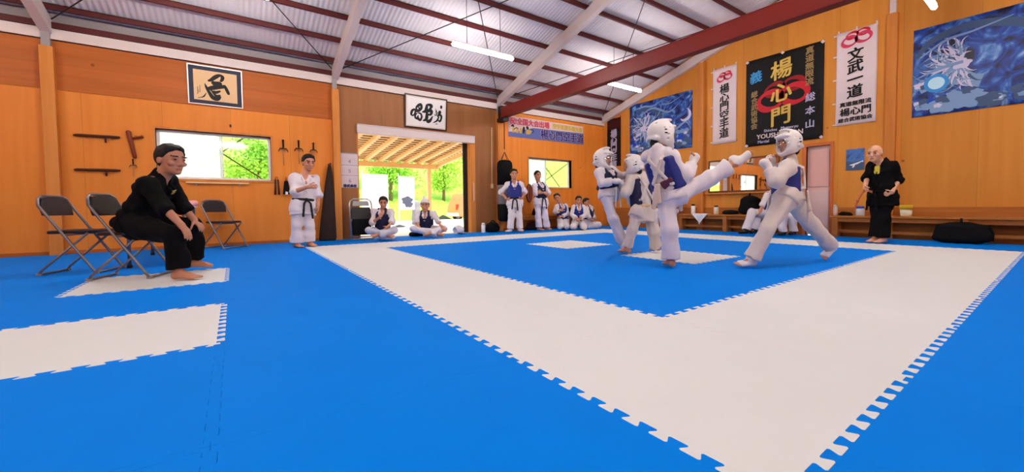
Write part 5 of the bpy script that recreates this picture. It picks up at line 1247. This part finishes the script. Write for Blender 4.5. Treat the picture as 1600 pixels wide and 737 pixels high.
def towel_cap(L):
    """white towel tied over the head"""
    H, HR, h = L['H'], L['HR'], L['h']; c = Soft()
    c.ell(H(0, -.012, .035), (.094*h, .112*h, .106*h), HR, k=0, cut=[(H(0, .02, .038), unit(L['fw']*.5-L['up']*.95))]); c.cap(H(0, .0, .10), H(.01, -.01, .175), .05*h, .018*h, k=.04); c.ell(H(0, -.12, .0), (.03*h, .025*h, .05*h), HR, k=.02)
    soft_obj('head_towel', c.mesh(.008, fold=.005, fscale=2, seed=4), pad, L['body'], L['base'])

# the man seated at left
person('seated man in black jacket leaning forward, hands on knees, on folding chair at left', 3.9,
    dict(sl=(263, 281, .20), sr=(231, 286, -.20), el=(288, 326, .24), wl=(303, 342, .26), hld=(311, 350, .26), er=(258, 326, -.26), wr=(283, 351, -.28), hrd=(291, 362, -.28),
         hl=(216, 347, .10), hr=(208, 353, -.10), kl=(301, 353, .28), kr=(275, 367, -.26), al=(303, 408, .34), ar=(280, 427, -.22), tl=(318, 416, .36), tr=(306, 434, -.22)),
    (267, 250, .0), 47, 78, -8, s=1.0, dogi_m=jet, top='half', seated=True, hands='down', belt=jet, bulk=1.12, hair='short', skin=skin_t, seed=3, skirt=.04, hem=.03,
    extra=front_print('embroidery', '楊心門', .035, mat('thread_gold', (190, 160, 90), .6), .0, .055, .125))

# instructor
person('man in white karate uniform with black belt standing by the left wall', 6.66,
    dict(sl=(492, 279, .14), sr=(459, 277, -.08), el=(497, 304, .12), wl=(497, 320, .06), hld=(497, 329, .05), er=(460, 299, -.16), wr=(481, 292, -.24), hrd=(491, 291, -.24),
         hl=(482, 320, .07), hr=(466, 320, -.05), kl=(483, 351, .04), kr=(464, 352, -.07), al=(484, 379, .08), ar=(463, 382, -.04), tl=(493, 383, .0), tr=(470, 386, -.12)),
    (482, 254, .02), 25, 48, -14, s=.98, hair='short', belt=belt_b, seed=4, bulk=1.05, flare=1.25, skirt=.17, extra=front_print('embroidery', '楊', .045, grey_p, -.06, -.03, .128))

# boys seated in the doorway
person('boy in navy chest protector seated cross-legged at the doorway wiping his mouth', 8.0,
    dict(sl=(611, 330, .0), sr=(585, 330, .0), el=(613, 346, -.08), wl=(607, 353, -.20), hld=(602, 358, -.22), er=(582, 347, -.10), wr=(594, 339, -.22), hrd=(598, 332, -.22),
         hl=(607, 361, .08), hr=(589, 361, .08), kl=(616, 359, -.26), kr=(577, 360, -.26), al=(593, 366, -.36), ar=(604, 367, -.32), tl=(582, 368, -.44, 1), tr=(614, 368, -.38, 1)),
    (599, 316, -.04), 18, 16, -20, s=.82, seated=True, vest=navy_dk, seed=5, skirt=.02, vo=.008, guards=False, hands='relaxed', belt=belt_b, trouser_m=mat('dogi_bluegrey', (190, 190, 206), .8), hair='short')
person('man with white towel on his head seated cross-legged in the doorway', 8.75,
    dict(sl=(677, 333, .0), sr=(653, 333, .0), el=(685, 346, -.10), wl=(691, 355, -.22), hld=(698, 360, -.26), er=(650, 347, -.10), wr=(655, 355, -.20), hrd=(658, 362, -.24),
         hl=(674, 359, .1), hr=(658, 359, .1), kl=(693, 357, -.16), kr=(645, 357, -.2), al=(672, 364, -.32), ar=(684, 365, -.26), tl=(660, 366, -.38, 1), tr=(697, 365, -.34, 1)),
    (664, 321, -.02), 19, 8, -6, s=.86, seated=True, vest=navy_dk, seed=6, skirt=.02, vo=.008, hair='buzz', hands='relaxed', belt=belt_b,
    extra=lambda L: towel_cap(L))

# standing trainees by the left wall
person('boy in navy chest protector standing with hands on hips beside punching bag', 9.7,
    dict(sl=(814, 287, .02), sr=(793, 287, .0), el=(820, 300, .08), wl=(816, 309, -.06), hld=(811, 312, -.1), er=(783, 300, .06), wr=(791, 310, -.08), hrd=(796, 313, -.12),
         hl=(810, 315, .0), hr=(799, 315, .0), kl=(811, 337, -.02), kr=(799, 338, -.04), al=(812, 357, .0), ar=(797, 358, -.06), tl=(816, 360, -.12), tr=(791, 362, -.18)),
    (803, 272, -.02), 16, 12, -6, s=.93, vest=navy, belt=belt_b, seed=7, vo=.008, hair='short', guards=True, flare=1.15, hands='fist', skirt=.15)
person('boy in white uniform standing with arms folded in front of the far window', 10.5,
    dict(sl=(851, 289, .12), sr=(835, 289, -.06), el=(857, 301, .02), wl=(846, 301, -.18), hld=(840, 299, -.2), er=(837, 302, -.14), wr=(850, 301, -.26), hrd=(857, 304, -.26),
         hl=(850, 314, .05), hr=(840, 314, -.04), kl=(852, 336, .02), kr=(841, 337, -.07), al=(854, 355, .05), ar=(842, 356, -.05), tl=(861, 357, -.04), tr=(850, 358, -.16)),
    (840, 274, .0), 15, 32, -8, s=.94, vest=navy_dk, belt=belt_b, seed=8, vo=.008, hair='buzz', flare=1.3, skirt=.17, dogi_m=mat('dogi_lavender', (222, 214, 228), .8))
person('dark-haired trainee kneeling and leaning left beside the boy with folded arms', 10.9,
    dict(sl=(884, 321, .05), sr=(870, 322, -.05), el=(886, 333, -.02), wl=(878, 338, -.16), hld=(873, 340, -.18), er=(867, 331, -.12), wr=(873, 329, -.22), hrd=(879, 328, -.24),
         hl=(884, 343, .05), hr=(876, 344, .0), kl=(886, 354, -.30), kr=(875, 354, -.30), al=(886, 355, .18), ar=(878, 355, .16), tl=(887, 355, .32, 1), tr=(878, 355, .32, 1)),
    (871, 309, -.05), 14, -14, -10, -22, s=.84, seated=True, vest=navy, seed=9, vo=.0085, hair='short', top='long', skirt=.06, belt=navy)
person('boy in navy chest protector kneeling upright, second kneeling trainee', 10.7,
    dict(sl=(911, 323, .0), sr=(897, 323, .0), el=(915, 335, -.04), wl=(907, 341, -.22), hld=(903, 344, -.24), er=(893, 335, -.04), wr=(900, 341, -.22), hrd=(903, 344, -.26),
         hl=(909, 346, .06), hr=(899, 346, .06), kl=(913, 354, -.30), kr=(895, 354, -.30), al=(909, 355, .16), ar=(899, 355, .16), tl=(909, 356, .3, 1), tr=(899, 356, .3, 1)),
    (904, 313, -.02), 13.5, 8, -10, s=.84, seated=True, vest=navy, seed=10, vo=.0085, hair='short', top='long', skirt=.05, belt=belt_b)
person('trainee kneeling half hidden behind the other kneeling boys', 11.5,
    dict(sl=(924, 325, .08), sr=(917, 325, -.08), el=(926, 336, .05), wl=(929, 342, -.05), hld=(931, 345, -.1), er=(918, 336, -.16), wr=(923, 342, -.22), hrd=(927, 345, -.24),
         hl=(922, 346, .06), hr=(916, 347, -.06), kl=(936, 351, .02), kr=(932, 353, -.14), al=(922, 353, .1), ar=(918, 354, -.1), tl=(914, 354, .12, 1), tr=(910, 354, -.1, 1)),
    (916, 316, .0), 13, 45, -10, s=.84, seated=True, vest=navy_dk, seed=11, vo=.0085, hair='short', top='long', skirt=.04, belt=navy)

# the fighters
person('white helmeted fighter at left of the fight raising a knee, dark vest', 5.40,
    dict(sl=(957, 266, .12), sr=(934, 268, -.10), el=(973, 277, .06), wl=(981, 271, -.10), hld=(988, 268, -.12), er=(941, 286, -.16), wr=(959, 283, -.22), hrd=(966, 283, -.24),
         hl=(957, 303, .07), hr=(947, 305, -.06), kl=(984, 287, .08), kr=(958, 341, -.08), al=(990, 318, .22), ar=(972, 378, .0), tl=(1001, 326, .20, 1), tr=(979, 388, .0, 1)),
    (943, 250, .0), 28, 40, 2, s=.82, helmet=True, gloves=True, vest=navy_dk, belt=pad, top='long', seed=12, hair='short', flare=1.15, hands='fist', guards=True, skirt=.03)
person('fighter in cream uniform seen between the two, hidden by the kicker', 5.2,
    dict(sl=(985, 277, .02), sr=(1014, 275, .10), el=(978, 302, -.08), wl=(976, 290, .06), hld=(972, 284, .08), er=(1024, 300, .04), wr=(1014, 312, .16), hrd=(1008, 314, .18),
         hl=(996, 331, -.02), hr=(1012, 331, .06), kl=(988, 360, -.06), kr=(1021, 362, .04), al=(980, 388, -.04), ar=(1025, 385, .16), tl=(970, 393, .04), tr=(1018, 390, .26)),
    (990, 259, .02), 27, -105, 0, s=.82, helmet=True, gloves=True, vest=navy_dk, belt=mat('belt_tan', (206, 170, 120), .7), top='long', seed=13, dogi_m=dogi_warm, hands='fist', strapback=True, flare=1.2, skirt=.16)
def kicker_extra(L):
    base, P, tup, ssd, sfr, s, waist = L['base'], L['P'], L['tup'], L['ssd'], L['sfr'], L['s'], L['waist']
    c = Soft(); q = waist-sfr*.15*s; c.ecap(q-tup*.02, q+ssd*.12*s+tup*.05*s, (.05*s, .012), (.03*s, .012), tup, endr=.01); soft_obj('maroon_patch', c.mesh(.008), mat('patch_maroon', (92, 40, 62), .7), L['body'], base)
    c = Soft(); a = waist-sfr*.165*s-ssd*.04*s; c.ecap(a, a-V(0, 0, .26)*s-ssd*.05*s, (.03*s, .009), (.024*s, .009), ssd, endr=.008); c.ecap(a, a-V(0, 0, .20)*s+ssd*.03*s, (.026*s, .009), (.022*s, .009), ssd, endr=.008)
    soft_obj('ribbon', c.mesh(.008, fold=.003, seed=2), mat('ribbon_cream', (214, 190, 172), .7), L['body'], base)
person('helmeted fighter in the middle throwing a high straight kick, seen from behind', 4.12,
    dict(sl=(1013, 243, .08), sr=(1047, 240, -.08), el=(1020, 268, .24), wl=(1038, 260, .36), hld=(1048, 254, .38), er=(1072, 274, -.10), wr=(1083, 253, -.04), hrd=(1087, 242, -.02),
         hl=(1038, 306, .04), hr=(1062, 303, -.04), kl=(1046, 360, -.06), kr=(1112, 277, -.04), al=(1048, 406, -.03), ar=(1150, 251, -.06), tl=(1040, 412, .10), tr=(1176, 229, -.05, 1)),
    (1034, 212, .06), 39, 104, 0, s=.94, helmet=True, gloves=True, vest=navy, belt=mat('belt_white', (222, 206, 200), .7), top='long', seed=14, hands='fist', strapback=True, guards='r', flare=1.12, vo=.007, vc=.009, skirt=.03, extra=kicker_extra, hem=dict(l=.02, r=.10))
def right_extra(L):
    base, tup, ssd, sfr, s, waist = L['base'], L['tup'], L['ssd'], L['sfr'], L['s'], L['waist']
    c = Soft(); a = waist-sfr*.17*s-tup*.05*s; c.ecap(a, a-V(0, 0, .20)*s-sfr*.03*s, (.035*s, .009), (.03*s, .009), ssd, endr=.008); c.ecap(a, a-V(0, 0, .36)*s+ssd*.03*s-sfr*.01, (.03*s, .009), (.024*s, .009), ssd, endr=.008)
    soft_obj('ribbon', c.mesh(.008, fold=.003, seed=5), mat('ribbon_cream', (214, 190, 172), .7), L['body'], base)
    c = Soft(); a = L['bc']+sfr*.16*s+ssd*.02; c.ecap(a, a-V(0, 0, .2)*s+sfr*.06*s, (.022*s, .009), (.02*s, .009), ssd, endr=.008); soft_obj('vest_ribbon', c.mesh(.008), navy, L['body'], base)
person('helmeted fighter at right with blue vest in a wide guarding stance', 4.1,
    dict(sl=(1230, 259, -.12), sr=(1232, 255, .16), el=(1213, 283, -.18), wl=(1200, 262, -.10), hld=(1193, 252, -.08), er=(1212, 276, .22), wr=(1206, 256, .22), hrd=(1203, 244, .22),
         hl=(1228, 310, -.08), hr=(1236, 310, .08), kl=(1200, 357, -.12), kr=(1270, 353, .22), al=(1174, 405, -.06), ar=(1299, 384, .42), tl=(1152, 413, -.10), tr=(1286, 396, .40, 1)),
    (1232, 225, .0), 34, -78, -2, s=.94, helmet=True, gloves=True, vest=navy, belt=mat('belt_white', (222, 206, 200), .7), top='long', seed=15, hands='fist', strapback=True, guards=True, flare=1.12, vo=.007, vc=.009, dogi_m=dogi_warm, skirt=.02, extra=right_extra, hem=.02)

# people sitting on the bench by the right wall
person('trainee in white seated on the right bench beside the black backpack', 8.35,
    dict(sl=(1200, 303, -.10), sr=(1218, 302, .12), el=(1192, 319, -.16), wl=(1188, 329, -.16), hld=(1184, 333, -.16), er=(1212, 320, .02), wr=(1202, 328, -.04), hrd=(1197, 330, -.06),
         hl=(1202, 334, -.06), hr=(1210, 334, .10), kl=(1175, 331, -.14), kr=(1184, 333, -.02), al=(1166, 355, -.16), ar=(1180, 357, -.06), tl=(1156, 361, -.20), tr=(1170, 362, -.16)),
    (1204, 285, .0), 19, -50, -8, s=.90, seated=True, belt=belt_b, seed=16, vo=.0085, top='half', skirt=.05, feet='sock', hair='short')
person('trainee in white seated on the right bench, seen between the right fighter\'s legs', 8.0,
    dict(sl=(1226, 306, -.08), sr=(1246, 306, .10), el=(1220, 322, -.12), wl=(1222, 332, -.18), hld=(1222, 336, -.2), er=(1246, 322, .02), wr=(1240, 332, -.08), hrd=(1238, 336, -.1),
         hl=(1238, 337, .02), hr=(1248, 337, .14), kl=(1222, 337, -.26), kr=(1238, 338, -.22), al=(1224, 357, -.24), ar=(1240, 358, -.2), tl=(1218, 363, -.34), tr=(1235, 364, -.30)),
    (1234, 288, .0), 19, -20, -8, s=.88, seated=True, belt=belt_b, seed=17, vo=.0085, top='half', skirt=.05, feet='sock', hair='short')
person('trainee in white seated on the right bench, hidden behind the kicking fighter', 10.35,
    dict(sl=(1040, 297, -.08), sr=(1060, 297, .12), el=(1042, 312, -.12), wl=(1052, 321, -.18), hld=(1057, 324, -.2), er=(1066, 311, .0), wr=(1072, 318, -.10), hrd=(1075, 322, -.12),
         hl=(1046, 329, -.04), hr=(1055, 329, .10), kl=(1026, 330, -.20), kr=(1040, 331, -.16), al=(1024, 348, -.20), ar=(1040, 350, -.16), tl=(1017, 354, -.28), tr=(1034, 355, -.26)),
    (1048, 279, .0), 18, -20, -8, s=.88, seated=True, belt=belt_b, seed=18, vo=.0085, top='half', skirt=.05, feet='sock', hair='short')

# the man in black at right
def right_man_extra(L):
    front_print('embroidery', '楊\n門', .062, mat('thread_yellow', (214, 196, 60), .6), -.045, .03, .137, .010)(L)
    base, s, kn, wr = L['base'], L['s'], L['kn'], L['wr']; c = Soft(); w0 = L['P']['wr']-L['base']*0
    p0 = L['P']['hrd']; p1 = p0+VR*-.10-V(0, 0, .17); p2 = p0+VR*-.16-V(0, 0, .34); q1 = kn+VR*.06-V(0, 0, .10)-VF*.03; 
    c.ecap(p0, p1, (.019, .008), (.019, .008), VR, endr=.007); c.ecap(p1, p2, (.019, .008), (.017, .008), VR, endr=.007); c.ecap(p0, kn, (.019, .008), (.019, .008), V(0, 0, 1), endr=.007); c.ecap(kn, q1-V(0, 0, .12), (.019, .008), (.018, .008), VR, endr=.007)
    soft_obj('striped_belt', c.mesh(.008), mat('belt_red_tan', (176, 92, 58), .7), L['body'], base)
person('bald man in black uniform standing at right holding his belt', 6.4,
    dict(sl=(1393, 258, -.14), sr=(1363, 259, .14), el=(1404, 281, -.12), wl=(1394, 300, -.20), hld=(1386, 305, -.22), er=(1355, 277, .14), wr=(1352, 291, .02), hrd=(1350, 297, -.02),
         hl=(1386, 308, -.07), hr=(1371, 308, .07), kl=(1382, 342, -.08), kr=(1370, 343, .06), al=(1380, 373, -.06), ar=(1368, 372, .06), tl=(1366, 379, -.14), tr=(1356, 377, .02)),
    (1367, 240, .0), 26.5, -62, -6, s=1.0, dogi_m=jet, hair='bald', hair_mat=hair_g, belt=jet, seed=19, hands='grip', bulk=1.12, flare=1.1, skirt=.14, skin=skin_l, extra=right_man_extra)
